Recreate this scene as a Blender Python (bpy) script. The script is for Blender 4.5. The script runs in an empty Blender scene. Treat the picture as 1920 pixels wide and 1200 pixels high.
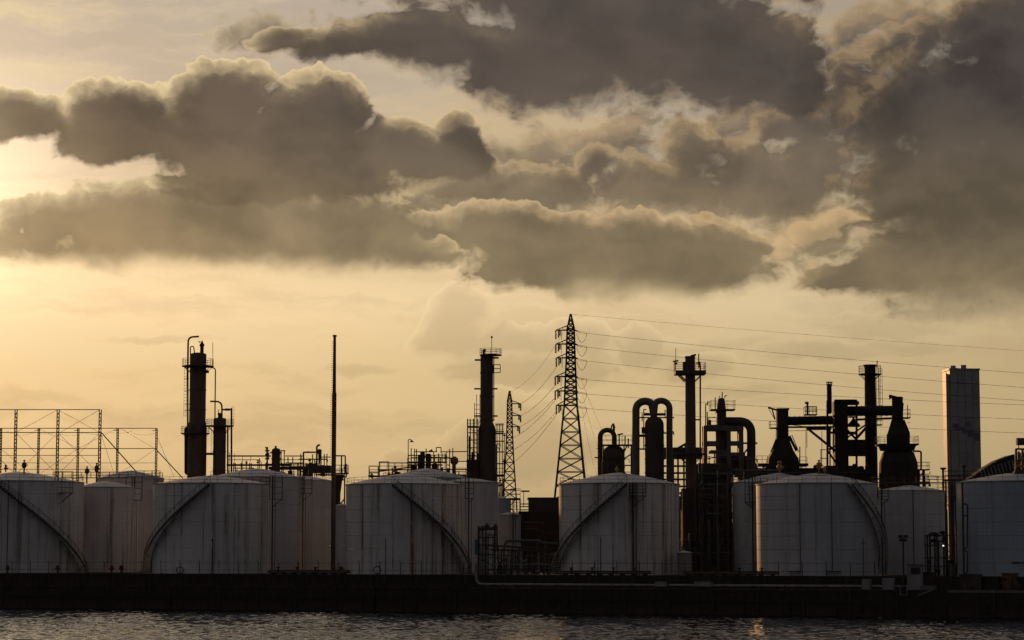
import bpy, math, random
import numpy as np
from mathutils import Vector

random.seed(7)
SC = bpy.context.scene
COL = SC.collection

# ------------------------------------------------------------------ camera
EYE = 9.6                     # eye height over the water
FPX = 4400.0                  # focal length in pixels of a 1920 wide picture
PITCH = math.atan(440 / FPX)
cam = bpy.data.cameras.new('camera')
cam.sensor_width = 36
cam.lens = FPX / 1920 * 36
cam.clip_start = 1
cam.clip_end = 20000
cam_o = bpy.data.objects.new('camera', cam)
COL.objects.link(cam_o)
cam_o.location = (0, 0, EYE)
cam_o.rotation_euler = (math.pi / 2 + PITCH, 0, 0)
SC.camera = cam_o
SC.view_settings.view_transform = 'Standard'
SC.view_settings.look = 'None'
SC.view_settings.exposure = 0
SC.view_settings.gamma = 1
SC.render.engine = 'CYCLES'
SC.cycles.use_denoising = True
SC.cycles.max_bounces = 6
SC.cycles.use_adaptive_sampling = True
SC.cycles.adaptive_threshold = 0.03
SC.cycles.adaptive_min_samples = 6

SUN_AZ = math.radians(-16.5)   # left of the view axis (+Y)
SUN_EL = math.radians(8.5)

# ------------------------------------------------------------------ sun
sun = bpy.data.lights.new('sun', 'SUN')
sun.energy = 1.6
sun.angle = math.radians(0.8)
sun.color = (1.0, 0.50, 0.19)
sun_o = bpy.data.objects.new('sun', sun)
COL.objects.link(sun_o)
sdir = Vector((math.sin(SUN_AZ) * math.cos(SUN_EL), math.cos(SUN_AZ) * math.cos(SUN_EL), math.sin(SUN_EL)))
sun_o.rotation_euler = (-sdir).to_track_quat('-Z', 'Y').to_euler()
sun_o.location = (-60, 300, 120)

# ------------------------------------------------------------------ sky
world = bpy.data.worlds.new('World')
SC.world = world
world.use_nodes = True
WT = world.node_tree
WT.nodes.clear()


class E:
    """tiny expression wrapper over node sockets"""
    T = WT

    def __init__(s, k):
        s.k = k

    def __add__(a, b): return m_('ADD', a, b)
    def __radd__(a, b): return m_('ADD', b, a)
    def __sub__(a, b): return m_('SUBTRACT', a, b)
    def __rsub__(a, b): return m_('SUBTRACT', b, a)
    def __mul__(a, b): return m_('MULTIPLY', a, b)
    def __rmul__(a, b): return m_('MULTIPLY', a, b)
    def __truediv__(a, b): return m_('DIVIDE', a, b)


def _set(node, i, v):
    if isinstance(v, E):
        E.T.links.new(v.k, node.inputs[i])
    else:
        node.inputs[i].default_value = v


def m_(op, *a, clamp=False):
    n = E.T.nodes.new('ShaderNodeMath')
    n.operation = op
    n.use_clamp = clamp
    for i, v in enumerate(a):
        _set(n, i, v)
    return E(n.outputs[0])


def vm(op, *a):
    n = E.T.nodes.new('ShaderNodeVectorMath')
    n.operation = op
    for i, v in enumerate(a):
        if op == 'SCALE' and i == 1:
            _set(n, 3, v)
        else:
            _set(n, i, v)
    return E(n.outputs['Value'] if op in ('LENGTH', 'DOT_PRODUCT', 'DISTANCE') else n.outputs[0])


def smooth(x, a, b):
    n = E.T.nodes.new('ShaderNodeMapRange')
    n.interpolation_type = 'SMOOTHSTEP'
    _set(n, 0, x)
    _set(n, 1, a)
    _set(n, 2, b)
    n.inputs[3].default_value = 0
    n.inputs[4].default_value = 1
    return E(n.outputs[0])


def mixc(f, a, b):
    n = E.T.nodes.new('ShaderNodeMix')
    n.data_type = 'RGBA'
    n.clamp_factor = True
    _set(n, 0, f)
    for i, v in ((6, a), (7, b)):
        _set(n, i, v if isinstance(v, E) else (*v, 1))
    return E(n.outputs[2])


def ramp(x, stops):
    n = E.T.nodes.new('ShaderNodeValToRGB')
    cr = n.color_ramp
    while len(cr.elements) < len(stops):
        cr.elements.new(0.5)
    for e, (p, c) in zip(cr.elements, stops):
        e.position = p
        e.color = (*c, 1)
    _set(n, 0, x)
    return E(n.outputs[0])


def noise(vec, scale, detail=6, rough=0.55, lac=2.0, color=False):
    n = E.T.nodes.new('ShaderNodeTexNoise')
    n.noise_dimensions = '3D'
    _set(n, 'Vector', vec)
    n.inputs['Scale'].default_value = scale
    n.inputs['Detail'].default_value = detail
    n.inputs['Roughness'].default_value = rough
    n.inputs['Lacunarity'].default_value = lac
    return E(n.outputs['Color' if color else 'Fac'])


def rgb(r, g, b):
    f = lambda c: ((c / 255 + .055) / 1.055) ** 2.4 if c > 10 else c / 255 / 12.92
    return (f(r), f(g), f(b))


def pix_uv(px, py):
    """photograph pixel -> sky coordinates (azimuth, elevation; one unit is 1/44 rad)"""
    a, b = (px - 960) / FPX, (600 - py) / FPX
    d = Vector((a, math.cos(PITCH) - b * math.sin(PITCH), math.sin(PITCH) + b * math.cos(PITCH))).normalized()
    return math.atan2(d.x, d.y) * 44 + 9.6, (math.asin(d.z) - PITCH) * 44


tc = WT.nodes.new('ShaderNodeTexCoord')
DIR = E(tc.outputs['Generated'])
sp = WT.nodes.new('ShaderNodeSeparateXYZ')
WT.links.new(DIR.k, sp.inputs[0])
DX, DY, DZ = E(sp.outputs[0]), E(sp.outputs[1]), E(sp.outputs[2])
U = m_('ARCTAN2', DX, DY) * 44.0 + 9.6
EL = m_('ARCSINE', DZ)
V = (EL - PITCH) * 44.0
cb = WT.nodes.new('ShaderNodeCombineXYZ')
WT.links.new(U.k, cb.inputs[0])
WT.links.new(V.k, cb.inputs[1])
P0 = E(cb.outputs[0])
SUNV = tuple(sdir)
cosang = vm('DOT_PRODUCT', DIR, SUNV)
ANG = m_('ARCCOSINE', m_('MINIMUM', cosang, 1.0))        # radians from the sun

# clear sky: physical sky plus the dusty evening light close to the horizon
nsky = WT.nodes.new('ShaderNodeTexSky')
nsky.sky_type = 'NISHITA'
nsky.sun_disc = False
nsky.sun_elevation = SUN_EL
nsky.sun_rotation = SUN_AZ
nsky.air_density = 1.4
nsky.dust_density = 4.0
NISH = vm('SCALE', E(nsky.outputs[0]), 0.004)

near = smooth(ANG, 1.15, 0.0)                            # 1 towards the sun, 0 away from it
near2 = smooth(ANG, 0.26, 0.02)
elev = smooth(V, -5.0, 11.0)
haze = ramp((V + 4.6) * (1 / 14.0), [
    (0.014, rgb(158, 136, 100)),
    (0.150, rgb(188, 164, 121)),
    (0.257, rgb(210, 185, 138)),
    (0.350, rgb(240, 213, 166)),
    (0.450, rgb(216, 193, 153)),
    (0.540, rgb(192, 175, 149)),
    (0.760, rgb(172, 162, 149)),
    (1.000, rgb(120, 118, 120))])
# brightness over azimuth: falls away from the sun, dim behind the camera
dU = m_('ABSOLUTE', U + 2.0)
hi = smooth(V, 0.0, 4.5)
azf = 1.07 + smooth(V, 0.2, -3.0) * 0.26 - smooth(dU, 0.0, 27.0) * 0.40
azf = azf + (1.06 - smooth(dU, 4.0, 24.0) * 0.30 - azf) * (hi * 0.8)
azf2 = azf * (smooth(ANG, 2.2, 0.42) * 0.95 + 0.05)
clear = vm('SCALE', haze, azf2)
clear = vm('MULTIPLY', clear, mixc(smooth(dU, 16.0, 0.0), (1.0, 1.01, 1.03), (1.02, 0.96, 0.95)))
clear = vm('ADD', clear, vm('SCALE', NISH, 0.6))
gU, gV = (U + 1.6) * (1 / 3.0), (V - 2.5) * (1 / 2.0)
GLOW = m_('EXPONENT', (gU * gU + gV * gV) * -1.0)
clear = vm('ADD', clear, mixc(GLOW, (0, 0, 0), (0.50, 0.42, 0.30)))

# shared turbulence
warp = noise(P0, 0.45, 3, 0.5, color=True)
PW = vm('ADD', P0, vm('MULTIPLY', vm('SUBTRACT', warp, (.5, .5, .5)), (1.0, 0.7, 0)))
warp2 = noise(P0, 1.9, 3, 0.55, color=True)
PW = vm('ADD', PW, vm('MULTIPLY', vm('SUBTRACT', warp2, (.5, .5, .5)), (.34, .30, 0)))
OFF = (-0.16, 0.26, 0.0)
PWO = vm('ADD', PW, OFF)


def puff(vec):
    """cauliflower turbulence, about -0.5 .. 0.5"""
    st = vm('MULTIPLY', vec, (1.0, 1.25, 1.0))
    a = noise(st, 0.95, 10, 0.63)
    v = E.T.nodes.new('ShaderNodeTexVoronoi')
    v.feature = 'SMOOTH_F1'
    v.voronoi_dimensions = '2D'
    _set(v, 'Vector', st)
    v.inputs['Scale'].default_value = 1.7
    v.inputs['Detail'].default_value = 2.5
    v.inputs['Roughness'].default_value = 0.55
    v.inputs['Smoothness'].default_value = 0.35
    b = E(v.outputs['Distance'])
    return (a - 0.5) * 1.6 + (0.46 - b) * 0.5


LOWN = noise(vm('MULTIPLY', PW, (.7, 1.1, 1)), 0.75, 3, 0.5)
PU0 = puff(PW)
PU1 = puff(PWO)


def lobes(vec, ls, k=0.22):
    acc = None
    for (cx, cy, rx, ry) in ls:
        u, v = pix_uv(cx, cy)
        ix, iy = 100 / rx, 100 / ry
        d = vm('LENGTH', vm('MULTIPLY_ADD', vec, (ix, iy, 0), (-u * ix, -v * iy, 0)))
        acc = d if acc is None else m_('SMOOTH_MIN', acc, d, k)
    return 1.0 - acc


# dark side of the clouds: warm and pale low down and towards the sun, grey violet high and away
lowf = smooth(V, 4.6, -0.6)
darkc = mixc(lowf, rgb(80, 71, 66), rgb(142, 125, 94))
darkc = mixc(smooth(U, 9.0, 19.5) * 0.60, darkc, mixc(lowf, rgb(58, 54, 53), rgb(98, 88, 70)))
darkc = mixc(smooth(U, 9.0, 0.0) * 0.55, darkc, mixc(lowf, rgb(102, 84, 64), rgb(168, 139, 98)))
darkc = vm('MULTIPLY', darkc, mixc(smooth(LOWN, 0.30, 0.70), (1.30, 1.28, 1.24), (0.78, 0.78, 0.79)))
darkc = mixc(smooth(ANG, 0.50, 1.10), darkc, (0.108, 0.109, 0.126))
brightc = mixc(smooth(U, 0.0, 15.0), rgb(255, 228, 176), rgb(206, 174, 128))
brightc = vm('SCALE', brightc, m_('MAXIMUM', smooth(ANG, 1.2, 0.30), 0.10))


def layer(sky, ls, amp=0.55, edge=0.16, k=3.2, base=None, dens=1.0, dark=darkc, bright=brightc, soft=0.5, bias=0.16, rim=1.0):
    """one bank of cloud: crisp lit edges towards the sun, soft shaded undersides"""
    f0 = lobes(PW, ls) + (PU0 * amp + bias)
    f1 = lobes(PWO, ls) + (PU1 * amp + bias)
    up = smooth(f0 - f1, -0.16, 0.24)                    # 1 on the sunward side
    al = smooth(f0, 0.0, (1.0 - up) * soft + edge)
    if base is not None:
        py, s = base
        vb = pix_uv(960, py)[1]
        al = al * smooth(V + ((LOWN - 0.5) * 0.8 + PU0 * 0.10), vb - s / 100, vb + s / 100)
    th = m_('MAXIMUM', f0, 0.0) * 0.9 + m_('MAXIMUM', f1, 0.0) * 1.5
    lit = m_('EXPONENT', th * (-k)) * (up * 0.78 + 0.06) * rim
    c = mixc(lit, dark, bright)
    return mixc(al * dens, sky, c)


sky = clear
# high thin streaks
st = noise(vm('MULTIPLY', PW, (0.16, 0.95, 1)), 0.9, 6, 0.6)
sky = mixc(smooth(st, 0.46, 0.64) * (smooth(V, 2.5, 4.5) * 0.25 + 0.42) * smooth(V, -4.0, 0.5), sky, vm('SCALE', brightc, 0.86))
sky = mixc(smooth(st, 0.53, 0.36) * 0.55 * smooth(V, 9, 1.0), sky, vm('SCALE', clear, 0.72))
pale = vm('SCALE', clear, 0.74)
palel = vm('SCALE', clear, 1.12)
# far, faint cumulus low over the horizon
sky = layer(sky, [(860, 590, 66, 56), (850, 640, 80, 40), (960, 648, 130, 30), (1090, 640, 66, 50), (1205, 655, 64, 46), (1310, 690, 80, 34), (1000, 700, 200, 40)],
            amp=0.40, edge=0.10, soft=0.6, k=3.4, dens=0.80, dark=pale, bright=palel, rim=1.2)
sky = layer(sky, [(740, 868, 46, 40), (880, 832, 64, 46), (965, 800, 70, 70), (1000, 860, 190, 60), (790, 880, 90, 30)],
            amp=0.38, edge=0.08, soft=0.5, k=3.4, dens=0.80, dark=vm('SCALE', clear, 0.78), bright=palel, rim=1.2)
sky = layer(sky, [(690, 690, 84, 12), (1540, 668, 150, 20), (1380, 735, 120, 14), (300, 640, 130, 9), (1700, 655, 110, 16)],
            amp=0.40, edge=0.25, soft=0.3, k=3.0, dens=0.60, dark=pale, bright=palel)
# thin veil that joins the banks
sky = layer(sky, [(1250, 340, 480, 170), (1620, 200, 240, 240), (1850, 250, 260, 300), (760, 400, 260, 90), (1700, 450, 260, 140), (480, 60, 130, 50)],
            amp=0.95, edge=0.55, soft=0.4, k=1.8, dens=0.78, dark=vm('SCALE', darkc, 1.75), bright=vm('SCALE', brightc, 0.78))
# gold lit wisps in the gap on the right and behind the middle bank
sky = layer(sky, [(1540, 440, 100, 66), (1480, 480, 45, 45), (1000, 300, 180, 66), (1130, 262, 120, 44), (1400, 230, 130, 50), (1620, 200, 80, 100),
                  (1700, 70, 110, 80), (840, 385, 130, 62), (1180, 400, 120, 34), (1290, 380, 130, 44), (720, 370, 110, 44), (1610, 60, 70, 60)],
            amp=0.80, edge=0.45, k=1.25, dens=0.85, dark=vm('SCALE', darkc, 1.45), bright=vm('SCALE', brightc, 0.95))
# middle bank
sky = layer(sky, [(1295, 272, 60, 48), (1115, 305, 56, 38), (1430, 340, 170, 85), (1250, 352, 190, 58), (1010, 365, 150, 58), (1520, 310, 90, 85), (880, 350, 110, 50), (1480, 240, 90, 40), (1610, 200, 95, 110), (1650, 330, 90, 80), (1690, 95, 80, 50)],
            amp=0.70, edge=0.22, soft=0.40, bias=0.24, k=2.8, dens=0.92, dark=vm('SCALE', darkc, 1.22))
# great dark mass on the right
sky = layer(sky, [(1800, 215, 195, 125), (1880, 360, 270, 190), (1840, 480, 260, 105), (1950, 70, 220, 105), (1710, 340, 110, 100),
                  (2100, 250, 330, 330), (1640, 528, 150, 36), (1900, 560, 260, 60)],
            amp=0.44, edge=0.34, soft=0.30, bias=0.28, k=4.0, base=(592, 60), dens=0.96, dark=vm('SCALE', darkc, 1.02))
# lit scrap of cloud in the gap
sky = layer(sky, [(1545, 432, 78, 48), (1478, 470, 36, 46), (1590, 405, 40, 36), (1500, 500, 40, 22)],
            amp=0.75, edge=0.40, soft=0.2, k=0.7, bias=0.10, dens=0.85, dark=vm('SCALE', darkc, 1.5), bright=vm('SCALE', brightc, 1.12), rim=1.3)
# lower middle bank with the bright scalloped top
sky = layer(sky, [(930, 434, 125, 50), (1060, 458, 130, 56), (1200, 470, 180, 74), (1345, 482, 105, 76), (800, 452, 110, 46), (1180, 520, 280, 56), (1010, 508, 150, 50)],
            amp=0.50, edge=0.10, soft=0.36, bias=0.22, k=4.2, base=(556, 36), dens=0.96, rim=1.2)
# top bank
sky = layer(sky, [(800, 78, 190, 58), (1020, 105, 210, 105), (1370, 100, 200, 118), (1180, 60, 340, 130), (525, 74, 66, 22), (640, 92, 115, 30),
                  (1100, -60, 480, 110), (1470, 160, 90, 60)],
            amp=0.42, edge=0.16, soft=0.36, bias=0.24, k=3.4, dens=0.96, dark=vm('SCALE', darkc, 1.0))
# big cumulus on the left: lower shelf, then the towers
sky = layer(sky, [(120, 418, 120, 48), (250, 425, 170, 74), (450, 425, 250, 100), (640, 440, 155, 80), (330, 470, 380, 60), (760, 475, 100, 36), (0, 450, 80, 34)],
            amp=0.48, edge=0.12, soft=0.36, bias=0.22, k=3.6, base=(500, 26), dens=0.96, dark=vm('SCALE', darkc, 1.10))
sky = layer(sky, [(205, 228, 108, 76), (235, 255, 150, 56), (415, 195, 108, 84), (590, 228, 108, 82), (700, 288, 120, 62), (470, 278, 270, 70), (860, 265, 56, 52),
                  (810, 308, 105, 40), (30, 217, 100, 46), (570, 335, 200, 46), (430, 350, 150, 36)],
            amp=0.46, edge=0.06, soft=0.30, bias=0.24, k=4.2, dens=0.97, rim=1.2)
# the same broken cover carries on over the rest of the sky
gen = noise(DIR, 5.0, 7, 0.58)
far_mask = m_('MAXIMUM', smooth(m_('ABSOLUTE', U - 9.6), 12.5, 19.0), smooth(V, 7.5, 12.0))
cover = smooth(gen, 0.40, 0.50) * far_mask * smooth(EL, -0.02, 0.10) * smooth(ANG, 0.22, 0.55)
genl = m_('EXPONENT', m_('MAXIMUM', gen - 0.42, 0.0) * -22.0)
sky = mixc(cover * 0.95, sky, mixc(genl, darkc, brightc))
# glare round the veiled sun
aur = ANG * (1 / 0.055)
AUR = m_('EXPONENT', aur * aur * -1.0) + m_('EXPONENT', ANG * (-1 / 0.09)) * 0.05
sky = vm('ADD', sky, vm('SCALE', mixc(smooth(EL, -0.01, 0.02), (0, 0, 0), (1.0, 0.74, 0.42)), AUR * 0.7))
# below the horizon: dull ground tone
sky = mixc(smooth(EL, 0.0, -0.03), sky, (0.02, 0.018, 0.016))
bg = WT.nodes.new('ShaderNodeBackground')
WT.links.new(sky.k, bg.inputs[0])
bg.inputs[1].default_value = 1.0
wo = WT.nodes.new('ShaderNodeOutputWorld')
WT.links.new(bg.outputs[0], wo.inputs[0])
world.cycles.sampling_method = 'MANUAL'
world.cycles.sample_map_resolution = 256

# ================================================================== helpers
SP, CP = math.sin(PITCH), math.cos(PITCH)


def _dy(py): return CP - (600 - py) / FPX * SP
def Z(py, Y): return EYE + (SP + (600 - py) / FPX * CP) * Y / _dy(py)
def X(px, Y, py=900): return (px - 960) / FPX * Y / _dy(py)
def S(Y, py=900): return Y / FPX / _dy(py)          # metres per photograph pixel


QA, QB = 392.0, 0.407                                # quay front: Y = QA - QB * X
GROUND = 6.1
DECK = 3.9


def depth(px, off):
    """depth of a point `off` metres behind the quay front in the direction of a pixel column"""
    return (QA + off) / (1 + QB * (px - 960) / FPX)


class B:
    """collects shapes and builds them as one mesh object"""

    def __init__(s):
        s.v, s.f, s.sm = [], [], []

    def _add(s, vs, fs, smooth):
        o = len(s.v)
        s.v.extend(vs)
        for f in fs:
            s.f.append(tuple(i + o for i in f))
            s.sm.append(smooth)

    def box(s, c, d, rz=0.0):
        x, y, z = d[0] / 2, d[1] / 2, d[2] / 2
        ca, sa = math.cos(rz), math.sin(rz)
        vs = []
        for dz in (-z, z):
            for dx, dy in ((-x, -y), (x, -y), (x, y), (-x, y)):
                vs.append((c[0] + dx * ca - dy * sa, c[1] + dx * sa + dy * ca, c[2] + dz))
        s._add(vs, [(3, 2, 1, 0), (4, 5, 6, 7), (0, 1, 5, 4), (1, 2, 6, 5), (2, 3, 7, 6), (3, 0, 4, 7)], False)
        return s

    def tube(s, pts, r, n=8, cap=True):
        pts = [Vector(p) for p in pts]
        rr = r if isinstance(r, (list, tuple)) else [r] * len(pts)
        t = (pts[1] - pts[0]).normalized()
        up = Vector((0, 0, 1)) if abs(t.z) < 0.9 else Vector((0, 1, 0))
        u = t.cross(up).normalized()
        vs, rings = [], []
        for i, p in enumerate(pts):
            if i == 0: d = pts[1] - pts[0]
            elif i == len(pts) - 1: d = pts[-1] - pts[-2]
            else: d = (pts[i + 1] - p).normalized() + (p - pts[i - 1]).normalized()
            d.normalize()
            u = (u - d * u.dot(d)).normalized()
            w = d.cross(u)
            ring = []
            for k in range(n):
                a = 2 * math.pi * (k + .5) / n
                ring.append(tuple(p + (u * math.cos(a) + w * math.sin(a)) * rr[i]))
            rings.append(ring)
        vs = [q for ring in rings for q in ring]
        fs = []
        for i in range(len(pts) - 1):
            for k in range(n):
                a, b = i * n + k, i * n + (k + 1) % n
                fs.append((a, b, b + n, a + n))
        s._add(vs, fs, n > 4)
        if cap:
            s._add(rings[0], [tuple(range(n - 1, -1, -1))], False)
            s._add(rings[-1], [tuple(range(n))], False)
        return s

    def bar(s, a, b, r, n=6):
        return s.tube([a, b], r, n)

    def beam(s, a, b, w):
        return s.tube([a, b], w * 0.7071, 4)

    def lathe(s, c, prof, n=32, smooth=True, closed=True, flat_rings=()):
        vs, fs = [], []
        m = len(prof)
        for (r, z) in prof:
            for k in range(n):
                a = 2 * math.pi * k / n
                vs.append((c[0] + r * math.cos(a), c[1] + r * math.sin(a), z))
        for i in range(m - 1):
            for k in range(n):
                k2 = (k + 1) % n
                fs.append((i * n + k, i * n + k2, (i + 1) * n + k2, (i + 1) * n + k))
        s._add(vs, fs, smooth)
        if closed:
            if prof[0][0] > 0.02:
                s._add(vs[:n], [tuple(range(n - 1, -1, -1))], False)
            if prof[-1][0] > 0.02:
                s._add(vs[-n:], [tuple(range(n))], False)
        return s

    def sector(s, c, r0, r1, z, th, a0, a1, n=16):
        """flat ring sector (a walkway round a vessel)"""
        vs, fs = [], []
        full = abs(a1 - a0) > 2 * math.pi - .01
        for i in range(n + 1):
            a = a0 + (a1 - a0) * i / n
            for r, zz in ((r0, z), (r1, z), (r1, z + th), (r0, z + th)):
                vs.append((c[0] + r * math.cos(a), c[1] + r * math.sin(a), zz))
        for i in range(n):
            for k in range(4):
                a, b = i * 4 + k, i * 4 + (k + 1) % 4
                fs.append((a, b, b + 4, a + 4))
        if not full:
            fs += [(0, 3, 2, 1), (n * 4, n * 4 + 1, n * 4 + 2, n * 4 + 3)]
        s._add(vs, fs, False)
        return s

    def rail(s, pts, h=1.1, r=0.04, step=1.6, mids=1, closed=False):
        """handrail with posts along a polyline of floor points"""
        pts = [Vector(p) for p in pts]
        if closed: pts = pts + [pts[0]]
        upz = Vector((0, 0, 1))
        for a, b in zip(pts[:-1], pts[1:]):
            for j in range(mids + 1):
                z = h * (j + 1) / (mids + 1)
                s.tube([a + upz * z, b + upz * z], r, 4)
            L = (b - a).length
            k = max(1, int(round(L / step)))
            for i in range(k):
                q = a + (b - a) * (i / k)
                s.tube([q, q + upz * h], r, 4)
        if not closed:
            s.tube([pts[-1], pts[-1] + upz * h], r, 4)
        return s

    def ladder(s, p, z0, z1, w=0.55, r=0.035, step=0.6, ang=0.0, cage=False):
        dx, dy = math.cos(ang) * w / 2, math.sin(ang) * w / 2
        for sg in (-1, 1):
            s.tube([(p[0] + sg * dx, p[1] + sg * dy, z0), (p[0] + sg * dx, p[1] + sg * dy, z1)], r, 4)
        z = z0 + .3
        while z < z1:
            s.tube([(p[0] - dx, p[1] - dy, z), (p[0] + dx, p[1] + dy, z)], r * .8, 4)
            z += step
        if cage:
            nx, ny = -math.sin(ang) * -1, math.cos(ang) * -1
            z = z0 + 2.2
            while z < z1:
                pts = []
                for k in range(7):
                    a = math.pi * k / 6
                    pts.append((p[0] + math.cos(a) * dx * 1.3 + nx * math.sin(a) * .7, p[1] + math.cos(a) * dy * 1.3 + ny * math.sin(a) * .7, z))
                s.tube(pts, r * .8, 4)
                z += 1.2
        return s

    def mesh(s, name, off=(0, 0, 0)):
        me = bpy.data.meshes.new(name)
        v = np.array(s.v, dtype=np.float64) - np.array(off)
        me.from_pydata(v.tolist(), [], s.f)
        me.polygons.foreach_set('use_smooth', s.sm)
        me.update()
        return me

    def build(s, name, mat, parent=None, label=None):
        off = ORG[parent.name] if parent else (0, 0, 0)
        me = s.mesh(name, off)
        me.materials.append(mat)
        o = bpy.data.objects.new(name, me)
        COL.objects.link(o)
        if parent:
            o.parent = parent
            ORG[o.name] = off
        else:
            ORG[o.name] = (0, 0, 0)
        if label: o['label'] = label
        return o


ORG = {}
THINGS = []


def thing(name, label, cat, loc, group=None):
    o = bpy.data.objects.new(name, None)
    o.empty_display_size = 0.5
    COL.objects.link(o)
    o.location = loc
    o['label'] = label
    o['category'] = cat
    if group: o['group'] = group
    ORG[o.name] = tuple(loc)
    THINGS.append(o)
    return o


def inst(name, me, parent, loc, rz=0.0, scale=None):
    """one more object that shares mesh data; loc is in world space"""
    o = bpy.data.objects.new(name, me)
    COL.objects.link(o)
    off = ORG[parent.name]
    o.parent = parent
    o.location = (loc[0] - off[0], loc[1] - off[1], loc[2] - off[2])
    o.rotation_euler = (0, 0, rz)
    if scale: o.scale = scale
    ORG[o.name] = off
    return o


def arc(c, r, a0, a1, n, axis='xz'):
    out = []
    for i in range(n + 1):
        a = a0 + (a1 - a0) * i / n
        if axis == 'xz': out.append((c[0] + r * math.cos(a), c[1], c[2] + r * math.sin(a)))
        else: out.append((c[0] + r * math.cos(a), c[1] + r * math.sin(a), c[2]))
    return out


def bend(pts, r, n=5):
    """round the corners of a polyline"""
    pts = [Vector(p) for p in pts]
    out = [pts[0]]
    for a, b, c in zip(pts[:-2], pts[1:-1], pts[2:]):
        d0, d1 = (a - b), (c - b)
        rr = min(r, d0.length * .49, d1.length * .49)
        p, q = b + d0.normalized() * rr, b + d1.normalized() * rr
        for i in range(n + 1):
            t = i / n
            out.append(p * (1 - t) ** 2 + b * 2 * t * (1 - t) + q * t * t)
    out.append(pts[-1])
    return out


# ================================================================== materials
def new_mat(name):
    m = bpy.data.materials.new(name)
    m.use_nodes = True
    E.T = m.node_tree
    bs = m.node_tree.nodes['Principled BSDF']
    return m, bs


def link(e, bs, name):
    E.T.links.new(e.k, bs.inputs[name])


def objco():
    return E(E.T.nodes.new('ShaderNodeTexCoord').outputs['Object'])


def bump(h, strength, dist):
    n = E.T.nodes.new('ShaderNodeBump')
    n.inputs['Strength'].default_value = strength
    n.inputs['Distance'].default_value = dist
    E.T.links.new(h.k, n.inputs['Height'])
    return E(n.outputs[0])


def steel(name, c0, c1, rust=None, rough=0.55, scale=0.6, rustat=0.58):
    m, bs = new_mat(name)
    co = objco()
    n1 = noise(vm('MULTIPLY', co, (1, 1, .25)), scale, 6, .6)
    c = mixc(smooth(n1, .35, .65), c0, c1)
    if rust:
        n2 = noise(co, scale * 2.3, 7, .65)
        c = mixc(smooth(n2, rustat, rustat + .12), c, rust)
    link(c, bs, 'Base Color')
    bs.inputs['Roughness'].default_value = rough
    link(bump(noise(co, scale * 5, 5, .6), .25, .02), bs, 'Normal')
    return m


def paint_tank(name, base, stain, heavy):
    """white tank paint with dirt and rust that ran down the plates"""
    m, bs = new_mat(name)
    co = objco()
    run = noise(vm('MULTIPLY', co, (1, 1, .022)), .85, 5, .72)
    fine = noise(vm('MULTIPLY', co, (1, 1, .03)), 3.4, 4, .6)
    cloud = noise(co, .16, 5, .6)
    blot = noise(co, 1.1, 6, .65)
    c = mixc(smooth(cloud, .36, .66) * .5, base, tuple(v * .72 for v in base))
    c = mixc(smooth(fine, .45, .75) * .30, c, tuple(v * .55 for v in base))
    c = mixc(smooth(run, .49 - heavy * .04, .64) * smooth(noise(vm('MULTIPLY', co, (1, 1, .35)), .22, 4, .6), .36, .60) * (.34 + heavy * .62), c, stain)
    c = mixc(smooth(run + (blot - .5) * .25, .61 - heavy * .05, .68) * (.20 + heavy * .6), c, (.11, .05, .022))
    c = mixc(smooth(blot, .66, .74) * .5 * heavy, c, (.13, .07, .04))
    link(c, bs, 'Base Color')
    bs.inputs['Roughness'].default_value = .48
    link(bump(noise(co, .55, 4, .5), .22, .05), bs, 'Normal')
    return m


M = {}
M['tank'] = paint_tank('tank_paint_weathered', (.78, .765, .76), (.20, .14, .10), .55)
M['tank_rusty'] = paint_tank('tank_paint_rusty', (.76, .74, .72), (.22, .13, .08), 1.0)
M['tank_clean_dimmed'] = paint_tank('tank_paint_clean_dimmed', (.60, .60, .62), (.30, .27, .26), .12)  # few stains; base darkened to put the right side's weaker lens glare into the paint
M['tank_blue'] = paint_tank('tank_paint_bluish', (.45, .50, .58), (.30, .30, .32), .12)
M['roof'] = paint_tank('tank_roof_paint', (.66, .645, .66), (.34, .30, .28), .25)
M['dark'] = steel('dark_steel', (.052, .042, .034), (.085, .066, .050), (.11, .055, .03), .75)
M['black'] = steel('sooty_steel', (.020, .015, .011), (.034, .024, .017), (.06, .03, .016), .75)
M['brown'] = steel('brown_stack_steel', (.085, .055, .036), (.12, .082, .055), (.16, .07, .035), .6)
M['rail'] = steel('rail_steel', (.035, .028, .022), (.055, .042, .034), None, .85)
M['galv'] = steel('galvanised_steel', (.26, .25, .24), (.34, .33, .32), (.16, .09, .05), .5)
M['green'] = steel('grey_green_duct', (.095, .098, .088), (.13, .13, .115), (.10, .06, .04), .55)
M['pipe'] = steel('pale_pipe_steel', (.20, .19, .18), (.28, .27, .255), (.16, .10, .06), .5)
M['rust'] = steel('rusty_pipe_steel', (.13, .070, .040), (.19, .105, .06), (.22, .09, .04), .7)
M['yellow'] = steel('yellow_vent_paint', (.36, .20, .03), (.44, .26, .05), (.16, .07, .03), .55)
M['red'] = steel('faded_red_paint', (.16, .035, .025), (.21, .05, .035), None, .6)
M['pylon'] = steel('pylon_steel', (.04, .037, .033), (.055, .05, .045), None, .95)
M['pylon'].node_tree.nodes['Principled BSDF'].inputs['Specular IOR Level'].default_value = 0.05
M['tread'] = steel('pale_tread_steel', (.46, .45, .44), (.56, .55, .54), (.22, .13, .08), .55)
M['tower'] = steel('tower_cladding', (.30, .295, .295), (.38, .37, .365), None, .45, .05)
M['tower_dark'] = steel('tower_mural_paint', (.12, .13, .19), (.14, .15, .21), None, .5, .05)
M['clad'] = steel('brown_cladding', (.055, .030, .022), (.075, .04, .03), None, .7)
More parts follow.
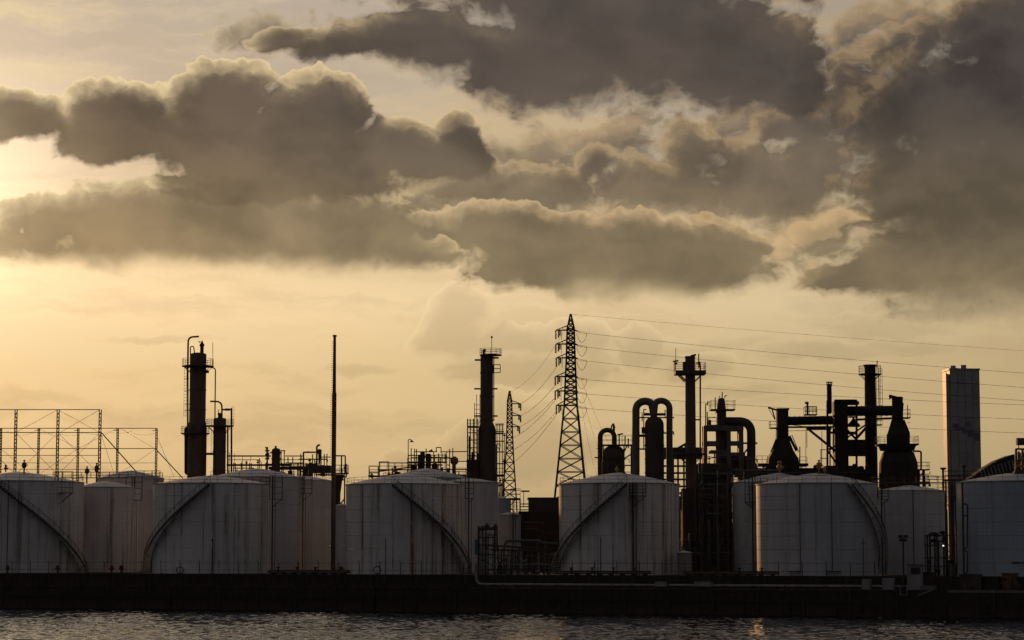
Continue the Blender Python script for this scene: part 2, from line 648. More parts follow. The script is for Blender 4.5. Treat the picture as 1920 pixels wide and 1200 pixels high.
M['hangar'] = steel('dark_green_roofing', (.045, .055, .055), (.06, .07, .07), None, .9)
M['insul'] = steel('insulator_ceramic', (.05, .04, .035), (.07, .05, .045), None, .3)
M['blue'] = steel('blue_paint', (.06, .13, .26), (.08, .16, .3), None, .5)
M['glass'] = steel('window_glass', (.02, .022, .025), (.03, .032, .035), None, .12)
M['white'] = steel('white_panel', (.24, .225, .22), (.30, .285, .28), (.25, .16, .1), .5)
M['black_print'] = steel('black_lettering', (.02, .02, .022), (.025, .025, .026), None, .6)


def conc(name, a, b):
    m, bs = new_mat(name)
    co = objco()
    c = mixc(smooth(noise(co, .22, 8, .65), .38, .62), a, b)
    run = noise(vm('MULTIPLY', co, (1, 1, .08)), 1.1, 5, .65)
    c = mixc(smooth(run, .52, .70) * .6, c, tuple(v * .45 for v in a))
    link(c, bs, 'Base Color')
    bs.inputs['Roughness'].default_value = .85
    link(bump(noise(co, 2.2, 7, .65), .5, .04), bs, 'Normal')
    return m


M['wall'] = conc('stained_seawall_concrete', (.038, .026, .018), (.060, .041, .028))
M['wall_dark'] = conc('wet_seawall_concrete', (.024, .019, .015), (.038, .030, .024))
M['cap'] = conc('pale_concrete_cap', (.15, .14, .13), (.21, .20, .185))
M['ground'] = conc('plant_yard_ground', (.05, .045, .04), (.08, .072, .062))


def lamp_mat():
    m, bs = new_mat('lamp_glow')
    bs.inputs['Emission Color'].default_value = (.95, .97, 1, 1)
    bs.inputs['Emission Strength'].default_value = 2.4
    return m


M['lamp'] = lamp_mat()


def water_mat():
    m, bs = new_mat('harbour_water')
    bs.inputs['Base Color'].default_value = (.012, .014, .015, 1)
    bs.inputs['Roughness'].default_value = .03
    bs.inputs['IOR'].default_value = 1.33
    co = objco()
    h = noise(vm('MULTIPLY', co, (.7, 1, 1)), 1.6, 4, .6)
    link(bump(h, .35, .05), bs, 'Normal')
    return m


M['water'] = water_mat()

# ================================================================== setting
# water: one wave sheet, fine where the camera looks, coarse far away
def axis(lo, hi, step, far0, far1, g=1.35):
    a = list(np.arange(lo, hi + 1e-6, step))
    d, x = step, lo
    left = []
    while x > far0:
        d *= g
        x -= d
        left.append(max(x, far0))
    d, x = step, hi
    right = []
    while x < far1:
        d *= g
        x += d
        right.append(min(x, far1))
    return np.array(left[::-1] + a + right)


xs = axis(-102, 92, .30, -6000, 6000)
ys = axis(236, 440, .26, -3000, 470)
gx, gy = np.meshgrid(xs, ys)
rng = np.random.default_rng(5)
gz = np.zeros_like(gx)
for i in range(56):
    wl = 0.75 * (5.0 / 0.75) ** rng.random()
    th = math.radians(-92 + rng.normal() * 26)
    kx, ky = math.cos(th) * 2 * math.pi / wl, math.sin(th) * 2 * math.pi / wl
    ph = rng.random() * 6.283
    amp = 0.0052 * wl ** 0.55 * (0.6 + .8 * rng.random())
    s_ = np.sin(kx * gx + ky * gy + ph + .6 * np.sin(.05 * gx + ph) + .5 * np.sin(.07 * gy + 2 * ph))
    gz += amp * (s_ + .35 * (s_ * s_ - .5))
patch = 1.0 + .22 * np.sin(gx * .09 + 1.3 * np.sin(gy * .05)) * np.sin(gy * .11 + gx * .03)
fade = np.clip((gx + 140) / 38, 0, 1) * np.clip((130 - gx) / 38, 0, 1) * np.clip((gy - 190) / 45, 0, 1)
gz *= patch * fade
nx_, ny_ = len(xs), len(ys)
me = bpy.data.meshes.new('water')
me.vertices.add(nx_ * ny_)
me.vertices.foreach_set('co', np.stack([gx, gy, gz], -1).ravel())
idx = np.arange(nx_ * ny_).reshape(ny_, nx_)
q = np.stack([idx[:-1, :-1], idx[:-1, 1:], idx[1:, 1:], idx[1:, :-1]], -1).reshape(-1, 4)
me.loops.add(q.size)
me.loops.foreach_set('vertex_index', q.ravel())
me.polygons.add(len(q))
me.polygons.foreach_set('loop_start', np.arange(len(q)) * 4)
me.polygons.foreach_set('use_smooth', np.ones(len(q), dtype=bool))
me.update(calc_edges=True)
me.materials.append(M['water'])
water = bpy.data.objects.new('water', me)
COL.objects.link(water)
water['kind'] = 'structure'

# land behind the quay, out to the horizon
QD = Vector((1, -QB, 0)).normalized()                # along the quay, to the right
QN = Vector((QD.y * -1, QD.x, 0))                    # inland
QANG = math.atan2(QD.y, QD.x)
Q0 = Vector((0, QA, 0))


def Q(t, n, z):
    """point t metres along the quay, n metres inland"""
    p = Q0 + QD * t + QN * n
    return (p.x, p.y, z)


def qt(px, n=0.0):
    """distance along the quay of a pixel column, for a line n metres inland"""
    off = n / QN.y
    Y = depth(px, off)
    x = X(px, Y, 1080)
    return (Vector((x, Y, 0)) - Q0 - QN * n).dot(QD)


g = B()
vs = [Q(-4000, 4.2, GROUND - .1), Q(4000, 4.2, GROUND - .1), Q(4000, 9000, GROUND - .1), Q(-4000, 9000, GROUND - .1)]
g._add(vs, [(0, 1, 2, 3)], False)
go = g.build('ground', M['ground'])
go['kind'] = 'structure'

# seawall: face panels, ledge, upper parapet panels
T0, T1 = -175.0, 165.0
sw = thing('seawall', 'dark stained concrete seawall along the whole waterfront', 'seawall', Q(0, 0, 0))
B().box(Q((T0 + T1) / 2, 2.3, DECK / 2 - 1.6), (T1 - T0, 3.9, DECK + 3.0), QANG).build('core', M['wall_dark'], sw)
PL = 7.5
pm = B().box((0, 0, 0), (PL - .10, .34, DECK + .9)).mesh('wall_panel')
pm.materials.append(M['wall'])
um = B().box((0, 0, 0), (PL - .07, .5, 2.42)).mesh('parapet_panel')
um.materials.append(M['wall'])
cm = B().box((0, 0, 0), (PL - .06, 1.0, .38)).mesh('coping_stone')
cm.materials.append(M['cap'])
cmd = cm.copy()
cmd.materials.clear()
cmd.materials.append(M['wall'])
t = T0
tcap = qt(1752)
while t < T1:
    tc_ = t + PL / 2
    inst('wall_panel', pm, sw, Q(tc_, .18 + random.uniform(-.015, .015), DECK / 2 - .62), QANG)
    inst('parapet_panel', um, sw, Q(tc_, 4.4 + random.uniform(-.015, .015), DECK + 1.1 + random.uniform(-.02, .02)), QANG)
    inst('coping_stone', cm if tc_ > tcap else cmd, sw, Q(tc_, .42, DECK + .06 + random.uniform(-.01, .01)), QANG)
    t += PL
# lower rubbing strip, fenders and drains on the face
fb = B().box((0, 0, 0), (.5, .32, 1.5)).mesh('fender')
fb.materials.append(M['black'])
for px in (1036, 1062, 1612, 1640, 1690, 1730, 1772, 1848, 1905, 700, 320):
    inst('fender', fb, sw, Q(qt(px), -.18, 1.5), QANG)
bw = B()
bw.box(Q((T0 + qt(1600)) / 2, -.06, 2.1), (qt(1600) - T0, .14, .16), QANG)
bw.build('rubbing_strip', M['wall_dark'], sw)

# ================================================================== storage tanks
TANKS = {}
vent_profile = [(.22, 0), (.22, .7), (.55, .75), (.62, 1.0), (.62, 1.25), (.3, 1.5), (.3, 1.75), (.5, 1.8), (.36, 2.15), (0, 2.3)]


def tank(key, label, px, rpx, rim, apex, off, mat, stair=None, group='storage tanks', courses=7, vent=None, railing=True, base=GROUND, roofmat='roof', name='storage_tank', streak_girder=True):
    Y = depth(px, off)
    s = S(Y, 1000)
    R = rpx * s
    c = (X(px, Y, 1000), Y)
    zr = Z(rim, Y - R * .3)
    za = Z(apex, Y)
    root = thing(name, label, 'storage tank', (c[0], c[1], base), group)
    TANKS[key] = dict(c=c, R=R, Y=Y, zr=zr, za=za, root=root, s=s)
    H = zr - base
    n = 72 if R > 5 else 40
    # plate courses, each lapped a little over the next
    for i in range(courses):
        z0, z1 = base + H * i / courses, base + H * (i + 1) / courses
        rr = R - .06 + .010 * i
        pl = B().lathe((c[0], c[1]), [(rr, z0 + .03), (rr, z1 - .012)], n, True, False)
        pl.sector(c, rr - .08, rr, z0 + .024, .006, 0, 2 * math.pi, n)
        pl.build('shell_course', mat, root)
    g = B()
    g.sector(c, R - .06, R + .16, zr - .14, .14, 0, 2 * math.pi, n)
    g.build('rim_angle', M['galv'], root)
    B().sector(c, R - .03, R + .07, base, .10, 0, 2 * math.pi, n).build('base_ring', M['galv'], root)
    # vertical stiffener seams of the plates
    prof = []
    for i in range(9):
        t = i / 8
        prof.append((R * (1 - t) + 0 * t if i < 8 else 0.0, zr + (za - zr) * (1 - (1 - t) ** 1.3)))
    B().lathe(c, prof, n, True, False).build('roof', M[roofmat], root)
    if railing:
        r = B()
        k = max(14, int(2 * math.pi * R / 2.4))
        pts = [(c[0] + (R - .15) * math.cos(2 * math.pi * i / k), c[1] + (R - .15) * math.sin(2 * math.pi * i / k), zr) for i in range(k)]
        r.rail(pts, 1.15, .038, 3.0, 1, True)
        r.build('roof_railing', M['rail'], root)
    if vent:
        vpx, vy0, vmat = vent
        x = X(vpx, Y, 900)
        d = min(.95, abs(x - c[0]) / R)
        zb = zr + (za - zr) * (1 - d ** 1.3) - .1
        sc_ = (Z(vy0, Y) - zb) / 2.3
        v = B().lathe((x, Y - R * .25), [(p * sc_ * .9, zb + z * sc_) for p, z in vent_profile], 14)
        v.bar((x, Y - R * .25, zb + sc_), (x + .75 * sc_, Y - R * .25, zb + 1.1 * sc_), .16 * sc_)
        v.build('roof_vent', M[vmat], root)
    if stair:
        a_start, a_end, sgn, ztop_off = stair      # degrees from the front, end degrees, side
        N = 42
        z0, z1 = base + .25, zr + .0
        tm = STEP
        st = B()
        outer, inner, hand = [], [], []
        for i in range(N + 1):
            t = i / N
            a = math.radians(-90 + sgn * (a_start + (a_end - a_start) * t))
            z = z1 + (z0 - z1) * t
            ca, sa = math.cos(a), math.sin(a)
            outer.append((c[0] + (R + 1.55) * ca, c[1] + (R + 1.55) * sa, z))
            inner.append((c[0] + (R + .16) * ca, c[1] + (R + .16) * sa, z))
            hand.append((c[0] + (R + 1.55) * ca, c[1] + (R + 1.55) * sa, z + 1.1))
        rb, rf = [], []
        for i, (x_, y_, z_) in enumerate(outer):
            rb += [(x_, y_, z_ - .62), (x_, y_, z_ + .10)]
            if i: rf.append((2 * i - 2, 2 * i, 2 * i + 1, 2 * i - 1))
        st._add(rb, rf, True)  # dark plate below the treads stands in for dirt and shade there
        st.tube(inner, .13, 4)
        so = st.build('stair', M['dark'], root)
        for i in range(N):
            t = (i + .5) / N
            a = math.radians(-90 + sgn * (a_start + (a_end - a_start) * t))
            z = z1 + (z0 - z1) * t
            rr = R + .92
            inst('tread', tm, so, (c[0] + rr * math.cos(a), c[1] + rr * math.sin(a), z), a)
        h = B()
        h.tube(hand, .06, 4)
        h.tube([(p[0], p[1], p[2] - .5) for p in hand], .03, 4)
        for i in range(0, N + 1, 2):
            h.tube([outer[i], hand[i]], .045, 4)
        h.build('stair_railing', M['rail'], so)
        br = B()
        for i in range(3, N, 6):
            br.tube([outer[i], (inner[i][0], inner[i][1], inner[i][2] - .9)], .05, 4)
        br.build('stair_bracket', M['dark'], so)
    return root


STEP = B().box((0, 0, 0), (1.50, .40, .20)).mesh('tread')
STEP.materials.append(M['tread'])

tank('T1', 'large weathered white tank at the left edge with a stair descending right', 30, 124, 903, 884, 26, M['tank'], (-6, 84, 1, 0), vent=(17, 872, 'rust'))
tank('T1b', 'plain narrow white tank between the leftmost tank and the one with a left-hand stair', 196, 62, 914, 902, 46, M['tank'], None, railing=False)
tank('T1c', 'pale domed tank peeking up behind the plain narrow tank on the left', 243, 62, 896, 882, 74, M['tank_clean_dimmed'], None)
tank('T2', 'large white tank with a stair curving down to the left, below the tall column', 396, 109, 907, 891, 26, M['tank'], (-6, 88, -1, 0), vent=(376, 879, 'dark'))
tank('T2b', 'domed white tank just behind and right of the tank below the tall column', 480, 88, 895, 878, 58, M['tank_clean_dimmed'], None)
tank('T2c', 'white tank beside the slim chimney, behind its neighbours', 567, 58, 901, 892, 84, M['tank_clean_dimmed'], None)
tank('T2d', 'narrow pale tank glimpsed right of the slim chimney foot', 641, 15, 948, 944, 60, M['tank_clean_dimmed'], None, courses=5, railing=False, name='small_tank')
tank('T3', 'rust-streaked white tank with a stair descending right, left of the pipe manifold', 758, 110, 908, 888, 26, M['tank_rusty'], (-8, 86, 1, 0), vent=(742, 874, 'rust'))
tank('T3b', 'tank whose dome rises behind the rust-streaked tank left of the manifold', 800, 84, 897, 878, 72, M['tank_clean_dimmed'], None)
tank('T3c', 'pale tank standing behind the pipe manifold, right of the rust-streaked tank', 880, 55, 904, 896, 66, M['tank_clean_dimmed'], None)
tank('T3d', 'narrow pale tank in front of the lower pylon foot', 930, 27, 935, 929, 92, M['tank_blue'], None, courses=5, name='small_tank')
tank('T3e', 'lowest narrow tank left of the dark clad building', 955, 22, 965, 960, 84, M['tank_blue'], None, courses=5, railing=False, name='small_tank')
tank('T4', 'rust-streaked white tank in the centre with a stair down to the left', 1161, 113, 907, 886, 24, M['tank_rusty'], (-4, 86, -1, 0), vent=(1156, 874, 'yellow'))
tank('T4b', 'tiny white tank at the right foot of the central rusty tank', 1283, 14, 1036, 1032, 22, M['white'], None, courses=3, railing=False, name='small_tank')
tank('T5a', 'white tank with a sunlit left edge behind the tank with right-hand stair', 1460, 85, 904, 887, 56, M['tank_clean_dimmed'], None, vent=(1460, 864, 'yellow'))
tank('T5', 'large white tank right of centre with a stair descending right', 1532, 113, 907, 887, 22, M['tank_clean_dimmed'], (22, 98, 1, 0), vent=(1543, 876, 'yellow'))
tank('T6', 'mid-sized grey-white tank in front of the clad tower', 1707, 66, 920, 910, 42, M['tank_clean_dimmed'], None)
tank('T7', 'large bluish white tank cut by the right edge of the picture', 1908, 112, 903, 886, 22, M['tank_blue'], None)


def access(key, px, x0, x1, y0, y1, mat='rail', pole_only=False, name='access_platform', py_base=1072):
    """hanging inspection platform with its ladder pole on the front of a tank"""
    t = TANKS[key]
    c, R, Y = t['c'], t['R'], t['Y']
    x = X(px, Y - R, 950)
    dx = min(abs(x - c[0]), R * .98)
    y = c[1] - math.sqrt(R * R - dx * dx) - .55
    xp = X(px, y, 950)
    b = B()
    b.bar((xp, y, GROUND), (xp, y, Z(y0, y)), .13, 8)
    b.bar((xp + .5, y + .1, GROUND), (xp + .5, y + .1, Z(y1, y)), .06, 6)
    po = b.build('gauge_pipe', M['rust' if mat == 'rust' else 'dark'], t['root'])
    if pole_only: return
    xa, xb = X(x0, y, 920), X(x1, y, 920)
    za, zb = Z(y1, y), Z(y0, y)
    p = B()
    p.box(((xa + xb) / 2, y, za), (xb - xa, 1.0, .09))
    for yy in (y - .48, y + .48):
        for xx in (xa, xa + (xb - xa) * .4, xb):
            p.beam((xx, yy, za), (xx, yy, zb), .07)
        for k in range(1, 5):
            zz = za + (zb - za) * k / 4
            p.beam((xa, yy, zz), (xb, yy, zz), .06)
    far = xb if abs(xb - xp) > abs(xa - xp) else xa
    p.beam((far, y - .3, za), (xp, y - .3, za - abs(far - xp) * .85), .08)
    p.beam((far, y + .3, za), (xp, y + .3, za - abs(far - xp) * .85), .08)
    p.build(name, M['rail'], t['root'])
    l = B().ladder((xp - .35, y - .12), Z(1000, y), zb, .5, .03, .55)
    l.build('ladder', M['rail'], t['root'])


access('T1', 108, 103, 136, 884, 924, 'rust')
access('T1b', 252, 236, 266, 893, 938, 'rust')
access('T2', 511, 506, 529, 891, 936)
access('T2b', 568, 562, 585, 890, 925, 'rust')
access('T3', 879, 872, 888, 896, 935)
access('T4', 1187, 1180, 1211, 905, 930)
access('T5a', 1411, 1397, 1416, 884, 942)
access('T5', 1653, 1646, 1666, 914, 936)
access('T6', 1786, 1768, 1790, 905, 940)
access('T3e', 962, 957, 976, 936, 962)

# drain and gauge pipes down the front of the big tanks
for key, pxs in (('T1', (14,)), ('T2', (399,)), ('T3', (723,)), ('T4', (1126,)), ('T5', (1560, 1500)), ('T6', (1713,)), ('T7', (1812, 1815))):
    t = TANKS[key]
    for i, px in enumerate(pxs):
        c, R = t['c'], t['R']
        dx = X(px, t['Y'] - R, 1000) - c[0]
        y = c[1] - math.sqrt(max(0.5, R * R - dx * dx)) - .18
        x = X(px, y, 1000)
        ztop = t['zr'] if key in ('T5', 'T6', 'T7') else (GROUND + 6.5 if key != 'T1' else t['zr'])
        B().bar((x, y, GROUND), (x, y, ztop), .07, 6).build('down_pipe', M['rust' if i else 'dark'], t['root'])

# hose rings on the front plates
for key, px in (('T2', 337), ('T3', 707)):
    t = TANKS[key]
    c, R = t['c'], t['R']
    dx = X(px, t['Y'] - R, 1070) - c[0]
    y = c[1] - math.sqrt(R * R - dx * dx) - .25
    p = (X(px, y, 1068), y, Z(1069, y))
    th_ = thing('manhole_cover', 'round bolted manhole at the foot of the ' + ('tank below the tall column' if key == 'T2' else 'rusty tank left of the manifold'), 'manhole', p, 'manhole rings on tanks')
    bb = B()
    bb.tube(arc(p, .62, 0, 2 * math.pi, 20), .09, 6, False)
    bb.build('flange', M['dark'], th_)
    B().tube([(p[0], p[1] + .05, p[2]), (p[0], p[1] - .04, p[2])], .55, 18).build('cover', M['tank'], th_)

# equipment boxes on the wall in front of the right-hand tank, and its number
tn = TANKS['T7']
y = tn['c'][1] - tn['R'] - .06
dx = X(1911, y, 1055) - tn['c'][0]
nb = B()
for k, w in enumerate((3.2, 3.2, 3.2, 3.0)):
    q_ = 1897 + k * 4.2
    nb.box((X(q_ + w / 2, y, 1055), y + .02, Z(1055, y)), (w * S(y), .02, .34))
nb.box((X(1914.5, y, 1055), y + .02, Z(1055, y)), (1.6 * S(y), .02, .08))
nb.box((X(1918, y, 1055), y + .02, Z(1055, y)), (3 * S(y), .02, .34))
nb.build('stencilled_number', M['black_print'], tn['root'])

# ================================================================== process plant
class Px:
    """measuring frame at one depth: picture pixels to metres"""

    def __init__(s, Y):
        s.Y = Y

    def x(s, px, py=850): return X(px, s.Y, py)
    def z(s, py): return Z(py, s.Y)
    def w(s, n): return n * S(s.Y)
    def p(s, px, py, dy=0.0): return (X(px, s.Y, py), s.Y + dy, Z(py, s.Y))


def vessel_prof(r, z0, z1, dome=None):
    d = r * .55 if dome is None else dome
    return [(r, z0), (r, z1 - d)] + [(r * math.cos(a), z1 - d + d * math.sin(a)) for a in [math.pi / 2 * k / 6 for k in range(1, 6)]] + [(0.01, z1)]


def walkway(root, f, px, py, half, rin, railh=1.15, a0=0.0, a1=2 * math.pi, brackets=True, mat='dark', th=.22):
    """round platform with handrail; px,py the deck level, half its half width in pixels"""
    c = (f.x(px, py), f.Y)
    z = f.z(py)
    ro = f.w(half)
    p = B().sector(c, rin, ro, z - th, th, a0, a1, 20)
    if brackets:
        for k in range(6):
            a = a0 + (a1 - a0) * (k + .5) / 6
            ca, sa = math.cos(a), math.sin(a)
            p.beam((c[0] + (ro - .1) * ca, c[1] + (ro - .1) * sa, z - th), (c[0] + rin * ca, c[1] + rin * sa, z - th - (ro - rin) * .8), .10)
    po = p.build('walkway', M[mat], root)
    r = B()
    n = 12
    full = abs(a1 - a0) > 6.2
    pts = [(c[0] + (ro - .08) * math.cos(a0 + (a1 - a0) * k / n), c[1] + (ro - .08) * math.sin(a0 + (a1 - a0) * k / n), z) for k in range(n + (0 if full else 1))]
    r.rail(pts, railh, .045, 2.2, 2, full)
    r.build('handrail', M['rail'], po)
    return po


def boxdeck(root, f, x0, x1, py, d, railh=1.15, mat='dark', dy=0.0, th=.2):
    """rectangular platform between two pixel columns"""
    xa, xb, z = f.x(x0, py), f.x(x1, py), f.z(py)
    p = B().box(((xa + xb) / 2, f.Y + dy, z - th / 2), (xb - xa, d, th)).build('deck', M[mat], root)
    if railh:
        y0, y1 = f.Y + dy - d / 2 + .05, f.Y + dy + d / 2 - .05
        B().rail([(xa + .05, y0, z), (xb - .05, y0, z), (xb - .05, y1, z), (xa + .05, y1, z)], railh, .045, 1.8, 1, True).build('handrail', M['rail'], p)
    return p


def column(f, root, px, w, top, mat, base=GROUND, name='shell', n=24, dome=None, bands=4, py=None):
    c = (f.x(px, top + 60), f.Y)
    r = f.w(w) / 2
    b = B().lathe(c, vessel_prof(r, base, f.z(top), dome), n)
    o = b.build(name, M[mat], root)
    if bands:
        g = B()
        z0, z1 = max(base, f.z(900)), f.z(top) - r
        for k in range(bands):
            z = z0 + (z1 - z0) * (k + .5) / bands
            g.sector(c, r - .02, r + .10, z, .22, 0, 2 * math.pi, n)
        g.build('stiffener_ring', M[mat], o)
    return c, r, o


# ---- driving range net frames, far left
f = Px(depth(150, 260))
r1 = thing('net_frame', 'tall see-through net frame of steel poles at the far left', 'net frame', (f.x(100), f.Y, GROUND), 'net frames')
TRI = .8


def lattice(b, base, z1, w, step=None, r=.07, n=4):
    """square lattice mast"""
    x, y, z0 = base
    h = w / 2
    for dx, dy in ((-h, -h), (h, -h), (h, h), (-h, h)):
        b.beam((x + dx, y + dy, z0), (x + dx, y + dy, z1), r * 2)
    st_ = step or w * 1.3
    k = int((z1 - z0) / st_)
    for i in range(k):
        za, zb = z0 + st_ * i, z0 + st_ * (i + 1)
        s_ = 1 if i % 2 else -1
        for dy in (-h, h):
            b.beam((x - h * s_, y + dy, za), (x + h * s_, y + dy, zb), r * 1.3)
        for dx in (-h, h):
            b.beam((x + dx, y - h * s_, za), (x + dx, y + h * s_, zb), r * 1.3)


for px in (-50, 29, 108, 187):
    b = B()
    lattice(b, (f.x(px, 830), f.Y, GROUND), f.z(768), .62, 1.1, .085)
    b.build('post', M['dark'], r1)
for py, w in ((768, .22), (811, .24), (854, .16), (880, .14)):
    B().beam(f.p(-60, py), f.p(188, py), w).build('cross_cable', M['rail'], r1)
for (x0, y0, x1, y1) in ((108, 811, 187, 890), (108, 890, 187, 811), (29, 811, 108, 890), (29, 890, 108, 811), (108, 768, 187, 811), (29, 811, 108, 768), (-50, 811, 29, 890), (112, 811, 187, 768)):
    B().beam(f.p(x0, y0, .3), f.p(x1, y1, .3), .09).build('brace', M['rail'], r1)
B().beam(f.p(190, 811), f.p(262, 892), .30).build('brace', M['rail'], r1)
B().beam(f.p(190, 815), f.p(215, 893), .08).build('brace', M['rail'], r1)
f2 = Px(depth(150, 225))
r2 = thing('net_frame', 'lower see-through net frame with stays, left of the tall column', 'net frame', (f2.x(150), f2.Y, GROUND), 'net frames')
for px in (1, 72, 146, 220, 293):
    b = B()
    lattice(b, (f2.x(px, 850), f2.Y, GROUND), f2.z(803), .44, .8, .08)
    b.beam(f2.p(px - 7, 807), f2.p(px + 2, 807), .16)
    b.build('post', M['dark'], r2)
for py, w in ((803, .20), (841, .20), (868, .12)):
    B().beam(f2.p(-40, py), f2.p(294, py), w).build('cross_cable', M['rail'], r2)
b = B()
b.beam(f2.p(294, 844), f2.p(343, 897), .26)
b.beam(f2.p(295, 820), f2.p(326, 893), .08)
for (x0, y0, x1, y1) in ((220, 890, 293, 841), (146, 841, 72, 890), (225, 803, 290, 841), (72, 803, 146, 841), (146, 841, 220, 803), (1, 841, 60, 890)):
    b.beam(f2.p(x0, y0, .2), f2.p(x1, y1, .2), .07)
for k in range(7):                                                        # sagging hem cords of the nets
    x0 = -30 + k * 46
    b.tube([f2.p(x0 + i * 8, 808 + 5 * math.sin(i / 6 * math.pi) + 3 * k % 5) for i in range(7)], .035, 4)
b.build('stay', M['rail'], r2)

# ---- tall column, left
f = Px(depth(370, 120))
root = thing('distillation_column', 'tall dark column with gooseneck pipe and two ring platforms, left side', 'column', (f.x(370), f.Y, GROUND), 'process columns')
c, r, sh = column(f, root, 371, 31, 661, 'brown', dome=.5, bands=6)  # rusty brown, chosen also to put the glare near the sun into the colour
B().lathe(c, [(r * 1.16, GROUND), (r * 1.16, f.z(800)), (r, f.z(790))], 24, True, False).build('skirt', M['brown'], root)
n_ = B()
n_.lathe((f.x(376), f.Y), [(.42, f.z(664)), (.42, f.z(650)), (.62, f.z(648)), (.5, f.z(645)), (.28, f.z(643)), (.2, f.z(640))], 12)
n_.bar(f.p(372, 641), f.p(380, 641), .08)
n_.bar(f.p(374, 643), f.p(373, 639), .07)
n_.bar(f.p(378, 643), f.p(380, 638), .07)
n_.build('top_nozzle', M['dark'], root)
yo = -r - .5
B().tube(bend([f.p(352, 888), f.p(352, 690), f.p(353, 632), f.p(373, 631)], f.w(13), 8), f.w(1.7), 10).build('gooseneck_pipe', M['dark'], root)
B().tube(bend([f.p(357, 690), f.p(357, 650), f.p(363, 649), f.p(365, 664)], f.w(5)), .14, 6).build('small_vent_pipe', M['dark'], root)
B().tube(bend([f.p(387, 688), f.p(404, 690), f.p(403, 784)], f.w(6)), .14, 6).build('side_pipe', M['dark'], root)
B().tube(bend([f.p(362, 800), f.p(348, 802), f.p(348, 888), f.p(356, 889)], f.w(4)), f.w(2.4), 10).build('side_pipe', M['dark'], root)
walkway(root, f, 371, 686, 30, r, 1.6)
walkway(root, f, 366, 812, 27, r * 1.16, 1.5)
B().bar(f.p(399, 686), f.p(399, 642), .07).build('lightning_rod', M['rail'], root)
l = B().ladder((f.x(346), f.Y - .2), f.z(782), f.z(686), .55, .045, .7)
for py in (690, 710, 733, 758, 770):
    l.bar(f.p(346, py), f.p(355, py), .06)
l.build('ladder', M['rail'], root)
B().box(f.p(389, 697), (f.w(5), .8, f.w(5))).build('junction_box', M['dark'], root)
# pipe bridge to the next column
B().bar(f.p(385, 851), f.p(400, 851), f.w(2.4), 8).build('link_pipe', M['dark'], root)

root = thing('distillation_column', 'shorter column with hooked vent pipe, right beside the tall left column', 'column', (f.x(411), f.Y, GROUND), 'process columns')
c, r, sh = column(f, root, 411.5, 24, 783, 'brown', dome=.35, bands=3)  # same brown, again standing in for the sun-side glare
walkway(root, f, 412, 798, 26, r, 1.4)
B().tube(bend([f.p(416, 783), f.p(416, 753), f.p(394, 752.5)], f.w(12), 8), f.w(1.6), 10).build('gooseneck_pipe', M['dark'], root)
B().lathe((f.x(411), f.Y), [(.5, f.z(785)), (.35, f.z(780)), (.5, f.z(777)), (.2, f.z(774))], 12).bar(f.p(409, 776), f.p(410, 768), .1).build('top_nozzle', M['dark'], root)
B().bar(f.p(434, 893), f.p(434, 765), .22, 8).build('riser_pipe', M['dark'], root)
B().bar(f.p(427, 893), f.p(427, 800), .20, 8).build('riser_pipe', M['dark'], root)
B().bar(f.p(417, 768), f.p(434, 768), .2, 8).build('riser_pipe', M['dark'], root)
for px in (424, 428):
    B().bar(f.p(px, 766), f.p(px, 770), .32, 8).build('riser_pipe', M['dark'], root)
l = B().ladder((f.x(398), f.Y - .2), f.z(850), f.z(798), .5, .04, .7)
l.build('ladder', M['rail'], root)
l = B().ladder((f.x(436), f.Y - .2), f.z(800), f.z(761), .5, .04, .7)
l.build('ladder', M['rail'], root)

# ---- pipe rack between the columns and the slim chimney
f = Px(depth(520, 112))
root = thing('pipe_rack', 'elevated pipe rack between the small column and the slim chimney', 'pipe rack', (f.x(530), f.Y, GROUND))
for (pts, wd) in (([(425, 855), (508, 855)], 2.6), ([(425, 872), (545, 872)], 3.6), ([(427, 862), (486, 862), (490, 866), (490, 893)], 1.2),
                  ([(430, 848), (430, 893)], 1.0), ([(455, 893), (455, 856)], .9), ([(470, 866), (470, 856)], .8), ([(440, 870), (440, 850)], .8)):
    B().tube(bend([f.p(*p) for p in pts], f.w(4)), f.w(wd) / 2 * 1.1, 8).build('pipe', M['dark'], root)
for px in (440, 470, 500, 530, 545, 575):
    for dy in (-1.6, 1.6):
        B().beam((f.x(px), f.Y + dy, GROUND), (f.x(px), f.Y + dy, f.z(868)), .22).build('post', M['dark'], root)
for (x0, y0, x1, y1) in ((526, 845, 535, 845), (527, 845, 527, 870), (533, 845, 533, 870), (535, 855, 568, 855), (540, 857, 540, 868), (549, 857, 549, 868),
                         (535, 868, 568, 868), (569, 848, 569, 893), (569, 848, 592, 848), (580, 848, 577, 846), (586, 893, 586, 852), (600, 857, 620, 857), (608, 851, 608, 893), (613, 851, 613, 880),
                         (574, 872, 574, 893), (598, 893, 598, 855), (602, 893, 602, 850), (500, 842, 500, 858), (504, 848, 504, 860), (503, 845, 497, 838), (564, 893, 564, 851), (590, 862, 590, 893)):
    B().beam(f.p(x0, y0), f.p(x1, y1), .22 if x0 != 569 else .34).build('rack_frame', M['dark'], root)
p = B()
p.box(f.p(560, 878), (f.w(110), 4, f.w(5)))
p.box(f.p(600, 880), (f.w(40), 3.4, f.w(14)))
p.box(f.p(585, 873, 1), (f.w(16), 2, f.w(8)))
p.build('equipment_base', M['dark'], root)
for px, py, w in ((583, 867, 7), (606, 872, 9), (575, 876, 8), (545, 882, 9), (526, 884, 10)):
    B().lathe((f.x(px, py), f.Y - 1), vessel_prof(f.w(w) / 2, f.z(893), f.z(py)), 12).build('pump', M['dark'], root)
B().tube(bend([f.p(594, 880), f.p(594, 836), f.p(600, 834)], f.w(4)), f.w(1.8), 8).build('vent_stack', M['dark'], root)
